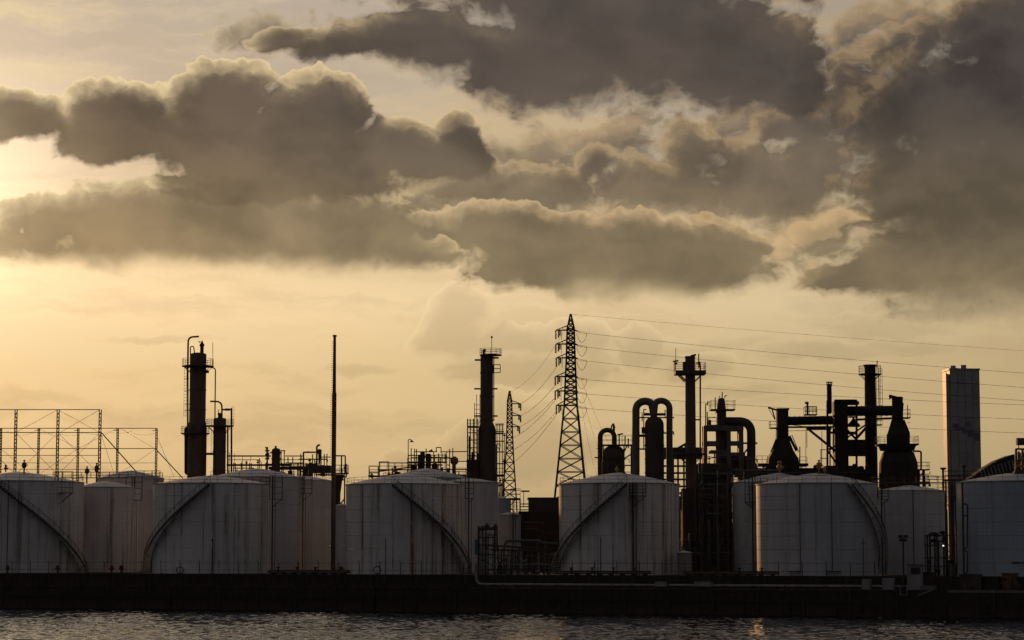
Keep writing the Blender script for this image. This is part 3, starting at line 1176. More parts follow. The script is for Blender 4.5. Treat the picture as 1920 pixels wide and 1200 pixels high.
B().lathe((f.x(599), f.Y), [(.2, f.z(870)), (.3, f.z(852)), (.5, f.z(848)), (.5, f.z(844)), (.25, f.z(842))], 10).build('valve', M['dark'], root)
f = Px(depth(517, 108))
root = thing('process_vessel', 'short capped vessel standing on the rack left of the slim chimney', 'vessel', (f.x(517), f.Y, GROUND))
c, r, o = column(f, root, 517, 16, 840, 'dark', dome=.5, bands=2)
B().sector(c, r, r + .35, f.z(850), .3, 0, 6.2832, 16).build('flange', M['dark'], root)
b = B()
for py in (845, 852, 860): b.bar(f.p(497, py), f.p(505, py), .18)
b.bar(f.p(501, 838), f.p(501, 890), .22)
b.bar(f.p(517, 840), f.p(517, 836), .25)
b.build('valve_stem', M['dark'], root)

# ---- slim chimney
Yc = depth(624, 32)
f = Px(Yc)
root = thing('slim_chimney', 'very tall slim stepped chimney rising between two tanks', 'chimney', (f.x(625, 1000), Yc, GROUND))
x0 = f.x(625.5, 900)
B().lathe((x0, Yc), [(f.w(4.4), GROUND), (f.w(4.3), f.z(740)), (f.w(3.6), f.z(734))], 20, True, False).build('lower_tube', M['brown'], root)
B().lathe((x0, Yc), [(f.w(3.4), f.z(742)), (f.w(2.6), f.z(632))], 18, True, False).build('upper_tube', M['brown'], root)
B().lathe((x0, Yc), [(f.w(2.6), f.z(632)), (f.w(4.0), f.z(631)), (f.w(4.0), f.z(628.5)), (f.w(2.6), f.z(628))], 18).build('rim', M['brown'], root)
b = B()
for k in range(60):
    py = 640 + k * 4.1
    rr_ = f.w(2.9 if py < 738 else 4.4)
    b.bar((x0 - rr_, Yc - .1, f.z(py)), (x0 - rr_ - .28, Yc - .1, f.z(py)), .05, 4)
b.build('climbing_step', M['rail'], root)

# ---- platform tower on the right of the slim chimney
f = Px(depth(640, 70))
root = thing('stair_tower', 'dark steel platform tower just right of the slim chimney', 'platform tower', (f.x(638), f.Y, GROUND))
boxdeck(root, f, 622, 653, 887, 3.2, 1.6)
for px in (628, 634, 647): B().beam(f.p(px, 893, -1), (f.x(px), f.Y - 1, GROUND), .28).build('frame', M['dark'], root)
for (x0_, y0_, x1_, y1_) in ((625, 855, 648, 855), (648, 855, 648, 888), (641, 855, 641, 888), (626, 900, 646, 900), (628, 960, 646, 936), (634, 970, 634, 890)):
    B().beam(f.p(x0_, y0_, -1), f.p(x1_, y1_, -1), .26).build('frame', M['dark'], root)
h_ = B().lathe((f.x(634), f.Y), [(f.w(5), GROUND), (f.w(5), f.z(925)), (f.w(8), f.z(903)), (f.w(13), f.z(890))], 16)
h_.build('hopper', M['dark'], root)

# ---- rack and vessels behind the rusty tank, 690..870
f = Px(depth(790, 105))
root = thing('process_skid', 'cluttered skid of vessels and rails behind the rusty tank dome', 'process skid', (f.x(800), f.Y, GROUND))
for (x0_, x1_, py, d) in ((765, 838, 866, 4.0), (692, 712, 893, 2.0), (712, 768, 880, 2.4), (850, 874, 890, 2.4)):
    boxdeck(root, f, x0_, x1_, py, d, 1.4)
for (x0_, y0_, x1_, y1_) in ((692, 874, 709, 874), (692, 874, 692, 900), (709, 874, 709, 900), (692, 885, 709, 885), (711, 866, 729, 866), (711, 866, 711, 895), (729, 866, 729, 895), (729, 868, 764, 868),
                             (776, 847, 820, 847), (818, 847, 818, 839), (818, 839, 827, 839), (827, 839, 827, 850), (827, 847, 848, 847), (843, 842, 843, 900), (849, 840, 849, 900), (849, 847, 876, 846.5), (849, 865, 876, 865),
                             (835, 850, 835, 866), (838, 872, 843, 872), (771, 840, 771, 890), (777, 841, 777, 866), (781, 842, 781, 866), (799, 841, 799, 866), (806, 850, 806, 866), (813, 847, 813, 866), (822, 850, 822, 866), (829, 850, 829, 866)):
    B().beam(f.p(x0_, y0_), f.p(x1_, y1_), .2).build('frame', M['dark'], root)
for (x0_, y0_, x1_, y1_, w) in ((765, 872, 830, 872, 3), (770, 858, 834, 858, 1.6), (712, 884, 770, 876, 2.6), (836, 858, 850, 860, 3.0), (765, 854, 835, 853, 1.2), (705, 893, 760, 890, 2.5), (830, 893, 880, 893, 3)):
    B().bar(f.p(x0_, y0_, -.6), f.p(x1_, y1_, -.6), f.w(w) / 2, 8).build('pipe', M['dark'], root)
for px, py, w in ((792, 846, 9), (803, 850, 10), (786, 852, 6), (815, 868, 12), (775, 870, 12), (745, 884, 14), (851, 858, 7)):
    B().lathe((f.x(px, py), f.Y + .8), vessel_prof(f.w(w) / 2, f.z(895), f.z(py)), 14).build('vessel', M['dark'], root)
B().lathe((f.x(852), f.Y - .4), [(.3, f.z(895)), (.35, f.z(872)), (.85, f.z(868)), (.85, f.z(860)), (.3, f.z(856))], 12).build('valve', M['rust'], root)
b = B()
b.box(f.p(808, 845), (f.w(7), .4, .25))
b.bar(f.p(808, 846), f.p(810, 842), .12)
b.build('actuator', M['dark'], root)
root = thing('yard_lamp', 'curved-neck yard lamp above the rusty tank dome', 'lamp post', (f.x(765.5), f.Y - 2, GROUND))
fl = Px(f.Y - 2)
B().tube(bend([(fl.x(765.5), fl.Y, GROUND), fl.p(765.5, 824), fl.p(771, 824), fl.p(772, 828)], fl.w(3)), .10, 6).build('post', M['dark'], root)
B().lathe((fl.x(772, 828), fl.Y), [(.45, fl.z(829)), (.25, fl.z(826.5)), (.06, fl.z(825))], 10).build('shade', M['dark'], root)

# ---- middle column
f = Px(depth(912, 125))
root = thing('distillation_column', 'slender dark column with scaffolded sides, left of the lower pylon', 'column', (f.x(912), f.Y, GROUND), 'process columns')
c, r, sh = column(f, root, 912.5, 24, 666, 'dark', dome=.3, bands=5)
B().lathe((f.x(913), f.Y), [(f.w(17), GROUND), (f.w(17), f.z(806)), (f.w(12), f.z(793))], 24, True, False).build('skirt', M['dark'], root)
p = walkway(root, f, 920, 665, 21, .1, 1.3, brackets=False)
B().bar(f.p(922, 665), f.p(922, 631), .07).build('lightning_rod', M['rail'], root)
B().bar(f.p(922, 634), f.p(922, 630), .22).build('beacon', M['rail'], root)
B().tube(bend([f.p(907, 668), f.p(907, 656), f.p(911, 657)], f.w(3)), f.w(2.4), 8).build('top_pipe', M['dark'], root)
for k, (x0_, x1_, y0_, y1_) in enumerate(((925, 938, 684, 699),)):
    for xx in (x0_, x1_):
        B().beam(f.p(xx, y0_, -.5), f.p(xx, y1_, -.5), .16).build('bracket_frame', M['dark'], root)
    for yy in (y0_, (y0_ + y1_) / 2, y1_):
        B().beam(f.p(x0_, yy, -.5), f.p(x1_, yy, -.5), .16).build('bracket_frame', M['dark'], root)
B().bar(f.p(890, 675), f.p(902, 675), .2).build('bracket_frame', M['dark'], root)
B().bar(f.p(924, 671), f.p(935, 671), .2).build('bracket_frame', M['dark'], root)
B().bar(f.p(926, 668), f.p(926, 790), .12).build('bracket_frame', M['dark'], root)
for py in (729, 780): B().bar(f.p(889, py), f.p(933, py), .18).build('bracket_frame', M['dark'], root)
b = B()
for px in (890, 894, 900):                                               # ladder tower, left
    b.beam(f.p(px, 740 if px > 890 else 756, -1.2), (f.x(px), f.Y - 1.2, GROUND), .14)
for k in range(17):
    b.beam(f.p(890, 760 + 8 * k, -1.2), f.p(900, 760 + 8 * k, -1.2), .10)
b.build('ladder', M['rail'], root)
sc = B()
for px in (877, 882, 888, 895):
    sc.beam(f.p(px, 786, -1.6), (f.x(px), f.Y - 1.6, GROUND), .26)
for px in (932, 937, 942):
    sc.beam(f.p(px, 795, -1.6), (f.x(px), f.Y - 1.6, GROUND), .18)
for py in (800, 812, 826, 840, 855, 870, 884):
    sc.beam(f.p(877, py, -1.6), f.p(896, py, -1.6), .18)
for py in (796, 810, 828, 848, 870, 891, 910):
    sc.beam(f.p(929, py, -1.6), f.p(945, py, -1.6), .26)
for k in range(5):
    sc.beam(f.p(878, 800 + 18 * k, -1.6), f.p(895, 816 + 18 * k, -1.6), .12)
sc.build('scaffold', M['dark'], root)
B().box(f.p(886, 880), (f.w(22), 3, f.w(36))).build('enclosure', M['dark'], root)
boxdeck(root, f, 876, 898, 800, 3.4, 1.4)
boxdeck(root, f, 928, 944, 812, 3.0, 1.6)
boxdeck(root, f, 928, 946, 892, 3.0, 1.6)
# platform with lamp arm right of it
f = Px(depth(965, 110))
root = thing('loading_gantry', 'small railed gantry with a side arm left of the dark clad building', 'gantry', (f.x(965), f.Y, GROUND))
boxdeck(root, f, 944, 976, 934, 3, 1.6)
boxdeck(root, f, 957, 976, 936, 2.6, 2.2)
for px in (946, 957, 975): B().beam(f.p(px, 934), (f.x(px), f.Y, GROUND), .24).build('frame', M['dark'], root)
B().beam(f.p(977, 921), f.p(993, 921), .34).build('frame', M['dark'], root)
B().beam(f.p(982, 921), f.p(982, 950), .14).build('frame', M['dark'], root)
for py in (945, 950, 956): B().beam(f.p(976, py), f.p(996, py), .22).build('frame', M['dark'], root)

# ================================================================== pylons and lines
def pylon_body(b, f, cx, levels, rm, rd):
    """four-legged lattice mast; levels = [(py, half width px)] from the top down"""
    pts = []
    for py, hw in levels:
        x, z, h = f.x(cx, py), f.z(py), f.w(hw)
        pts.append([(x - h, f.Y - h, z), (x + h, f.Y - h, z), (x + h, f.Y + h, z), (x - h, f.Y + h, z)])
    for a, c in zip(pts[:-1], pts[1:]):
        for k in range(4):
            k2 = (k + 1) % 4
            b.beam(a[k], c[k], rm)
            b.beam(a[k], c[k2], rd)
            b.beam(a[k2], c[k], rd)
            b.beam(c[k], c[k2], rd)


def lerp_levels(stops, n):
    out = []
    for (y0, w0), (y1, w1) in zip(stops[:-1], stops[1:]):
        k = n.pop(0)
        for i in range(k):
            t = i / k
            out.append((y0 + (y1 - y0) * t, w0 + (w1 - w0) * t))
    out.append(stops[-1])
    return out


f = Px(depth(1070, 240))
PYL = f
root = thing('transmission_pylon', 'tall lattice pylon with six arms, centre of the picture', 'pylon', (f.x(1070), f.Y, GROUND), 'transmission pylons')
gz_ = 600 + (1040 - 600) + (EYE - GROUND) / S(f.Y, 1040)
b = B()
pylon_body(b, f, 1070, lerp_levels([(589, .6), (616, 6.5), (670, 8.0), (760, 12.0), (935, 30.0), (gz_, 44)], [3, 6, 8, 7, 3]), .42, .19)
b.build('lattice_mast', M['pylon'], root)
ARM = [(619, 1042), (645, 1042), (671, 1043), (706, 1041), (733, 1041), (760, 1043)]
for py, xl in ARM:
    b = B()
    hw = 7 + (py - 619) / 140 * 5
    for dy in (-1, 1):
        b.beam(f.p(1070 - hw, py, dy * f.w(hw) * .8), f.p(xl, py, 0), .24)
        b.beam(f.p(1070 - hw, py - 8, dy * f.w(hw) * .8), f.p(xl, py, 0), .15)
        b.beam(f.p(1070 + hw, py, dy * f.w(hw) * .8), f.p(1083, py + 2, 0), .26)
        b.beam(f.p(1070 - hw, py, dy * f.w(hw) * .8), f.p(1070 + hw, py, dy * f.w(hw) * .8), .22)
    for t in (.3, .6):
        x_ = 1070 - hw + (xl - 1070 + hw) * t
        b.beam(f.p(x_, py), f.p(x_ - 3, py - 8 * (1 - t)), .12)
    b.build('cross_arm', M['pylon'], root)
    for dx, ln in ((0, 17), (5, 14), (8, 10), (11, 17)):
        b = B()
        if dx != 11:
            n = 7
            pr = []
            for k in range(n):
                z = f.z(py + 1 + ln * k / n)
                z2 = f.z(py + 1 + ln * (k + .6) / n)
                pr += [(.30, z), (.12, z2)]
            b.lathe((f.x(xl + dx, py), f.Y), pr, 7)
            b.build('insulator_string', M['insul'], root)
        else:
            b.bar(f.p(xl + dx, py + 1), f.p(xl + dx, py + 1 + ln), .09, 4)
            b.build('drop_wire', M['pylon'], root)
    # tension string and jumper loop on the right
    b = B()
    n = 8
    a0, a1 = Vector(f.p(1083, py + 3)), Vector(f.p(1101, py + 6))
    for k in range(n):
        q0, q1 = a0.lerp(a1, k / n), a0.lerp(a1, (k + .55) / n)
        b.bar(q0, q1, .26, 7)
    b.build('insulator_string', M['insul'], root)
    B().tube([f.p(1101 - 20 * t, py + 6 + 17 * math.sin(math.pi * min(1, t * 1.0)) ** .8) for t in [i / 9 for i in range(10)]], .07, 4).build('jumper_loop', M['pylon'], root)

f = Px(depth(956, 330))
PYS = f
root = thing('transmission_pylon', 'lower lattice pylon with three right-hand arms beside the middle column', 'pylon', (f.x(956), f.Y, GROUND), 'transmission pylons')
gz2 = 1040 + (EYE - GROUND) / S(f.Y, 1040)
b = B()
pylon_body(b, f, 955.5, lerp_levels([(733, .5), (752, 4), (800, 5), (850, 7), (935, 12.5), (gz2, 19)], [3, 6, 5, 5, 4]), .40, .20)
b.build('lattice_mast', M['pylon'], root)
ARMS = [(757, 976), (779, 976), (800, 974)]
for py, xr in ARMS:
    b = B()
    for dy in (-1, 1):
        b.beam(f.p(959, py, dy * .9), f.p(xr, py, 0), .26)
        b.beam(f.p(959, py - 6, dy * .9), f.p(xr, py, 0), .18)
    b.build('cross_arm', M['pylon'], root)
    for dx, ln in ((0, 14), (-3, 9)):
        pr = []
        for k in range(6):
            pr += [(.34, f.z(py + ln * k / 6)), (.14, f.z(py + ln * (k + .6) / 6))]
        B().lathe((f.x(xr + dx, py), f.Y), pr, 7).build('insulator_string', M['insul'], root)

ordn = ['highest', 'second highest', 'third', 'fourth', 'fifth', 'lowest']
ends = [712, 738, 762, 769, 795, 820]
f = PYL
for k, (py, _) in enumerate(ARM):
    yl, yr = py + 6, ends[k]
    pts = []
    for i in range(25):
        t = i / 24
        px = 1101 + (2300 - 1101) * t
        tt = (px - 1101) / (1910 - 1101)
        yy = yl + (yr - yl) * tt + (11 * tt * (1 - tt) * 1.6)
        pts.append(f.p(px, yy, -30 * t))
    o = B().tube(pts, .042, 5).build('power_line', M['pylon'])
    o['label'] = f'{ordn[k]} of the six conductors running right from the tall pylon'
    o['category'] = 'power line'
    o['group'] = 'power lines'
    q = Vector(pts[0]).lerp(Vector(pts[-1]), 0)
    sp_ = f.p(1910, yr, -30 * (1910 - 1101) / (2300 - 1101))
    B().bar((sp_[0] - .5, sp_[1], sp_[2] - .12), (sp_[0] + .5, sp_[1], sp_[2] - .16), .16, 6).build('damper', M['pylon'], o)
pts = [f.p(1070 + (2300 - 1070) * t, 589 + (657 - 589) * ((1230 * t) / 840) + 10 * (t / .68) * (1 - t / .68)) for t in [i / 20 for i in range(21)]]
o = B().tube(pts, .035, 4).build('power_line', M['pylon'])
o['label'], o['category'], o['group'] = 'thin earth wire from the very top of the tall pylon', 'power line', 'power lines'
# spans between the pylons
spans = [(1042, 690, 976, 757, 16, 'upper'), (1041, 722, 976, 779, 14, 'second'), (1041, 745, 974, 800, 12, 'third'), (1041, 750, 960, 822, 16, 'fourth'), (1043, 772, 960, 845, 14, 'fifth'), (1043, 778, 962, 868, 12, 'lowest')]
for (x0_, y0_, x1_, y1_, sag, nm) in spans:
    a, c = Vector(PYL.p(x0_, y0_)), Vector(PYS.p(x1_, y1_))
    pts = []
    for i in range(15):
        t = i / 14
        q = a.lerp(c, t)
        q.z -= sag * S(PYL.Y) * 4 * t * (1 - t) * .55
        pts.append(q)
    o = B().tube(pts, .05, 4).build('power_line', M['pylon'])
    o['label'], o['category'], o['group'] = f'{nm} of six sagging wires between the two pylons', 'power line', 'power lines'
pts = [Vector(PYL.p(1069, 600)).lerp(Vector(PYS.p(956, 735)), i / 12) - Vector((0, 0, 3.2 * 4 * (i / 12) * (1 - i / 12))) for i in range(13)]
o = B().tube(pts, .03, 4).build('power_line', M['pylon'])
o['label'], o['category'], o['group'] = 'faint earth wire joining the tops of the two pylons', 'power line', 'power lines'
for k, (x0_, y0_, x1_, y1_) in enumerate(((1090, 712, 1190, 868), (1092, 740, 1150, 850), (1090, 760, 1135, 880), (1085, 770, 1118, 890))):
    a, c = Vector(PYL.p(x0_, y0_)), Vector(PYL.p(x1_, y1_, 60))
    o = B().tube([a.lerp(c, i / 10) - Vector((0, 0, 1.6 * 4 * (i / 10) * (1 - i / 10))) for i in range(11)], .03, 4).build('power_line', M['pylon'])
    o['label'], o['category'], o['group'] = ['first', 'second', 'third', 'fourth'][k] + ' thin wire from the right slanting down behind the central tank', 'power line', 'power lines'

# ================================================================== centre right plant
# dark clad building and the things before it
f = Px(depth(1020, 95))
root = thing('clad_building', 'dark brown clad building left of the central rusty tank', 'building', (f.x(1020), f.Y, GROUND))
xa, xb = f.x(993, 1000), f.x(1075, 1000)
B().box((f.x(985, 1010), f.Y + 7, (GROUND + f.z(958)) / 2), (f.w(26), 8, f.z(958) - GROUND)).build('annex', M['dark'], root)
B().box(((xa + xb) / 2, f.Y + 5, (GROUND + f.z(960)) / 2), (xb - xa, 10, f.z(960) - GROUND)).build('wall', M['clad'], root)
B().box(((xa + xb) / 2, f.Y + 5, (f.z(960) + f.z(935)) / 2), (xb - xa + .4, 10.4, f.z(935) - f.z(960))).build('upper_wall', M['dark'], root)
sl = B().box((0, 0, 0), (xb - xa, .12, .5)).mesh('cladding_board')
sl.materials.append(M['clad'])
for k in range(16):
    inst('cladding_board', sl, root, ((xa + xb) / 2, f.Y - .05, f.z(964) - .75 * k))
B().box(((xa + xb) / 2, f.Y + 5, f.z(934)), (xb - xa + .8, 10.8, .3)).build('roof', M['dark'], root)

# pipe manifold on the yard, left of the central tank
f = Px(depth(960, 24))
root = thing('pipe_manifold', 'row of upright pipes and headers between two rusty tanks', 'manifold', (f.x(965, 1050), f.Y, GROUND))
for i, (px, top, w) in enumerate(((899, 990, 5), (905, 992, 4), (915, 1000, 3.4), (925, 1001, 5), (934, 1025, 4), (945, 1026, 4), (953, 1026, 4), (960, 1027, 4), (971, 1030, 5), (978, 1030, 3.6), (989, 1030, 3.4), (997, 1032, 4), (1010, 1032, 3), (1020, 1034, 4), (1030, 1034, 3), (1038, 1034, 4))):
    b = B()
    yy = f.Y + (i % 3) * 1.1
    b.tube([(f.x(px, 1050), yy, GROUND), (f.x(px, 1050), yy, Z(top, yy))], f.w(w) / 2 * .9, 10)
    b.tube([(f.x(px, 1050), yy, Z(1048 + i % 4 * 5, yy)), (f.x(px, 1050), yy, Z(1044 + i % 4 * 5, yy))], f.w(w) / 2 * 1.7, 10)
    b.build('riser', M['green' if i % 3 else 'galv'], root)
for (pts, w, m) in (([(945, 1030), (948, 1016), (955, 1014), (1012, 1014), (1020, 1019), (1046, 1019)], 5, 'green'), ([(920, 1031), (1046, 1034)], 3, 'dark'),
                    ([(922, 1040), (1046, 1044)], 1.6, 'green'), ([(912, 1022), (945, 1024), (1000, 1028), (1046, 1030)], 3.2, 'dark'),
                    ([(893, 1012), (893, 1040)], 6, 'blue'), ([(897, 992), (932, 992)], 4, 'dark'), ([(932, 992), (932, 1030)], 3, 'dark'), ([(905, 1068), (1046, 1066)], 2.5, 'dark'), ([(900, 1058), (1040, 1058)], 1.6, 'galv')):
    B().tube(bend([(f.x(a, c), f.Y - .7, f.z(c)) for a, c in pts], f.w(4)), f.w(w) / 2, 10).build('header_pipe', M[m], root)
for px in (897, 911, 928): B().beam((f.x(px, 1030), f.Y - .3, GROUND), (f.x(px, 1030), f.Y - .3, f.z(986)), .3).build('support_frame', M['dark'], root)
for py in (990, 1008, 1022, 1040): B().beam((f.x(897, 1030), f.Y - .3, f.z(py)), (f.x(928, 1030), f.Y - .3, f.z(py)), .22).build('support_frame', M['dark'], root)
for px in (940, 966, 1002, 1026, 1044): B().beam((f.x(px, 1050), f.Y + .3, GROUND), (f.x(px, 1050), f.Y + .3, f.z(1030)), .26).build('support_frame', M['dark'], root)
for px, py in ((913, 984), (929, 986), (905, 989), (1008, 1068), (965, 1072), (1036, 1064)):
    v = B().lathe((f.x(px, py), f.Y - .5), [(.2, f.z(py + 6)), (.45, f.z(py + 4)), (.5, f.z(py + 1)), (.2, f.z(py)), (.12, f.z(py - 2)), (.4, f.z(py - 2.4)), (.4, f.z(py - 3)), (.1, f.z(py - 3.3))], 10)
    v.build('valve', M['galv' if py > 1000 else 'dark'], root)
B().box((f.x(964, 1075), f.Y - 1.2, f.z(1076)), (.5, .5, 1.0)).build('marker_box', M['white'], root)

# round vessel with single bent pipe
f = Px(depth(1150, 95))
root = thing('reactor_vessel', 'squat domed vessel with one inverted-U pipe above the central tank', 'vessel', (f.x(1150), f.Y, GROUND), 'reactors')
c, r, o = column(f, root, 1151, 41, 834, 'dark', dome=f.w(17), bands=3)
B().tube([f.p(1125, 900, -.5)] + [(f.x(1138.5) + f.w(13.5) * math.cos(a), f.Y - .5, f.z(820) + f.w(13.5) * math.sin(a)) for a in [math.pi - math.pi * i / 12 for i in range(13)]] + [f.p(1152, 838, -.5)], f.w(4.6), 14).build('bent_pipe', M['dark'], root)
boxdeck(root, f, 1129, 1186, 834, 4.2, 1.9)
b = B()
for (x0_, y0_, x1_, y1_) in ((1150, 834, 1150, 796), (1146, 800, 1150, 794), (1150, 794, 1153, 802), (1161, 814, 1161, 834), (1158, 815, 1168, 813), (1172, 817, 1172, 834), (1178, 822, 1178, 840), (1176, 834, 1170, 848), (1115, 858, 1140, 858), (1170, 860, 1186, 850)):
    b.beam(f.p(x0_, y0_), f.p(x1_, y1_), .26)
b.tube([f.p(1149 + 3 * math.cos(a), 806 + 10 * math.sin(a)) for a in [i / 12 * 6.2832 for i in range(13)]], .16, 6)
b.build('fittings', M['rail'], root)
for px in (1131, 1170, 1184):
    B().beam(f.p(px, 834), (f.x(px), f.Y, GROUND), .26).build('post', M['dark'], root)

# vessel with twin inverted-U pipes
f = Px(depth(1225, 88))
root = thing('reactor_vessel', 'upright vessel flanked by two large inverted-U pipes', 'vessel', (f.x(1226), f.Y, GROUND), 'reactors')
c, r, o = column(f, root, 1227, 36, 780, 'dark', dome=f.w(16), bands=4)
top = []
for xc, rr, zc, sx in ((1209.5, 17.5, 769, -1), (1239.5, 15.5, 766, 1)):
    pts = [f.p(xc + sx * rr, 905, -.4)] + [(f.x(xc, zc) + sx * f.w(rr) * math.cos(a), f.Y - .4, f.z(zc) + f.w(rr - 1) * math.sin(a)) for a in [math.pi * i / 14 * .86 for i in range(13)]] + [f.p(1226, 778, -.4)]
    B().tube(pts, f.w(7.2 if sx < 0 else 6.0), 16).build('bent_pipe', M['green'], root)
B().lathe((f.x(1226), f.Y - .4), [(f.w(6.5), f.z(786)), (f.w(6.5), f.z(762)), (f.w(3), f.z(756))], 16).build('neck', M['dark'], root)
for py, x0_, x1_, w in ((777, 1206, 1248, .5), (783, 1196, 1264, .25), (817, 1197, 1212, .5), (842, 1197, 1212, .3), (812, 1245, 1264, .3), (841, 1209, 1246, .3)):
    B().beam(f.p(x0_, py), f.p(x1_, py), w).build('platform_frame', M['dark'], root)
for x0_, y0_, x1_, y1_ in ((1207, 768, 1207, 842), (1204, 775, 1204, 790), (1247, 768, 1247, 783), (1206, 768, 1212, 768), (1262, 808, 1264, 816)):
    B().beam(f.p(x0_, y0_), f.p(x1_, y1_), .2).build('platform_frame', M['dark'], root)
B().box(f.p(1206, 807), (f.w(6), 1, f.w(12))).build('junction_box', M['dark'], root)

# tall stack with braced top platform
f = Px(depth(1295, 78))
root = thing('flue_stack', 'tall brown stack with a braced platform near its top, right of the twin pipes', 'stack', (f.x(1295), f.Y, GROUND), 'flue stacks')
xc = f.x(1294.5, 760)
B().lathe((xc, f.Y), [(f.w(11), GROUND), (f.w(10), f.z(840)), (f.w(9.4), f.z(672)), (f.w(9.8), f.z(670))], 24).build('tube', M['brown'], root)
B().sector((xc, f.Y), f.w(9), f.w(9.9), f.z(672), .4, 0, 6.2832, 20).build('lip', M['dark'], root)
boxdeck(root, f, 1265, 1322, 696, 5, 1.5, th=.7)
for sx in (-1, 1):
    for dy in (-1.5, 1.5):
        B().beam(f.p(1294 + sx * 22, 702, dy), f.p(1294 + sx * 9, 715, dy), .26).build('brace', M['dark'], root)
B().bar(f.p(1267, 696), f.p(1267, 653), .06).build('antenna', M['dark'], root)
B().bar(f.p(1310, 690), f.p(1310, 663), .12).build('antenna', M['dark'], root)
B().bar(f.p(1262, 678), f.p(1272, 676), .15).bar(f.p(1264, 681), f.p(1270, 681), .2).bar(f.p(1267, 674), f.p(1267, 684), .1).build('weather_vane', M['dark'], root)
B().tube([f.p(1293, 671), f.p(1297, 667), f.p(1305, 665)], .2, 6).build('top_spout', M['dark'], root)
B().tube(bend([f.p(1306, 682), f.p(1312, 678), f.p(1313, 690), f.p(1313, 1060)], f.w(3)), f.w(1.6), 8).build('down_pipe', M['dark'], root)
B().lathe((f.x(1285), f.Y), vessel_prof(f.w(4), f.z(696), f.z(678)), 10).build('drum', M['dark'], root)
B().bar(f.p(1303, 787), f.p(1312, 787), .15).build('pipe_clip', M['dark'], root)
walkway(root, f, 1294, 850, 30, f.w(10), 0.01 + .9)

# framed structure with column and big elbow duct
f = Px(depth(1360, 90))
root = thing('duct_structure', 'steel frame carrying a column and a large elbow duct, right of the tall stack', 'process structure', (f.x(1360), f.Y, GROUND))
for px, w in ((1321, 7), (1365, 7), (1387.5, 9)):
    for dy in (-2, 2):
        B().box((f.x(px, 850), f.Y + dy, (GROUND + f.z(802)) / 2), (f.w(w) * (1 if dy < 0 else .8), .9, f.z(802) - GROUND)).build('post', M['green'], root)
for x0_, x1_, y0_, y1_ in ((1317.5, 1392, 799, 808), (1317.5, 1344, 828, 836), (1362, 1392, 828, 835), (1330, 1364, 845, 850), (1340, 1395, 849, 856)):
    for dy in (-2, 2):
        B().box((f.x((x0_ + x1_) / 2, y0_), f.Y + dy * 1.02, (f.z(y0_) + f.z(y1_)) / 2), (f.w(x1_ - x0_), .8, f.z(y0_) - f.z(y1_))).build('beam', M['green'], root)
B().lathe((f.x(1353, 800), f.Y), [(f.w(11.5), GROUND), (f.w(11.5), f.z(800)), (f.w(9), f.z(797)), (f.w(9), f.z(770)), (f.w(7), f.z(755)), (f.w(6.2), f.z(750)), (f.w(6.2), f.z(747)), (.05, f.z(746))], 20).build('column_shell', M['dark'], root)
boxdeck(root, f, 1331, 1377, 768, 4.5, 1.7)
for x0_, y0_, x1_, y1_ in ((1354, 747, 1354, 735), (1348, 745, 1350, 743), (1358, 745, 1362, 741), (1341, 768, 1341, 745), (1345, 766, 1342, 775), (1327, 752, 1327, 760), (1323, 758, 1323, 799), (1326, 772, 1326, 799), (1322, 758, 1328, 757)):
    B().beam(f.p(x0_, y0_), f.p(x1_, y1_), .2).build('fittings', M['rail'], root)
boxdeck(root, f, 1328, 1345, 797, 3, 1.5)
B().lathe((f.x(1331), f.Y), vessel_prof(f.w(3), f.z(800), f.z(787)), 10).build('drum', M['dark'], root)
pts = [f.p(1358, 790)] + bend([f.p(1362, 790), f.p(1408.5, 790.5), f.p(1408.5, 890)], f.w(24), 9)[1:]
B().tube(pts, f.w(8.2), 18).build('elbow_duct', M['dark'], root)
B().beam(f.p(1390, 831), f.p(1420, 831), .35).build('duct_support', M['dark'], root)
B().beam(f.p(1394, 851), f.p(1408, 834), .3).build('duct_support', M['dark'], root)
B().lathe((f.x(1408.5), f.Y), [(f.w(9), f.z(868)), (f.w(13), f.z(878)), (f.w(13), f.z(905))][::-1], 16).build('duct_base', M['dark'], root)
B().box((f.x(1375, 870), f.Y + 2.5, f.z(872)), (f.w(66), 5, f.z(855) - f.z(890))).build('casing', M['dark'], root)
B().tube([f.p(1368, 852, 1), f.p(1395, 858, 1), f.p(1400, 866, 1)], f.w(3), 8).build('sloping_pipe', M['dark'], root)

# windowed block behind the stack
f = Px(depth(1265, 150))
root = thing('open_frame_block', 'open grid block with sky showing through, behind the twin pipe vessel', 'process structure', (f.x(1268), f.Y, GROUND))
for px in (1240, 1252, 1262, 1271, 1282, 1292, 1304, 1318):
    B().beam(f.p(px, 840), (f.x(px), f.Y, GROUND), f.w(3.4)).build('mullions', M['dark'], root)
for py in (843, 850, 857, 874, 887, 899, 912, 925, 940): B().beam(f.p(1238, py), f.p(1320, py), f.w(3.6 if py > 860 else 8)).build('floor_beams', M['dark'], root)
B().tube([f.p(1255, 845), f.p(1272, 841), f.p(1284, 833), f.p(1286, 838)], f.w(3), 6).build('sloping_duct', M['dark'], root)
B().box((f.x(1280, 980), f.Y + 1, (GROUND + f.z(930)) / 2), (f.w(84), 1, f.z(930) - GROUND)).build('lower_wall', M['dark'], root)

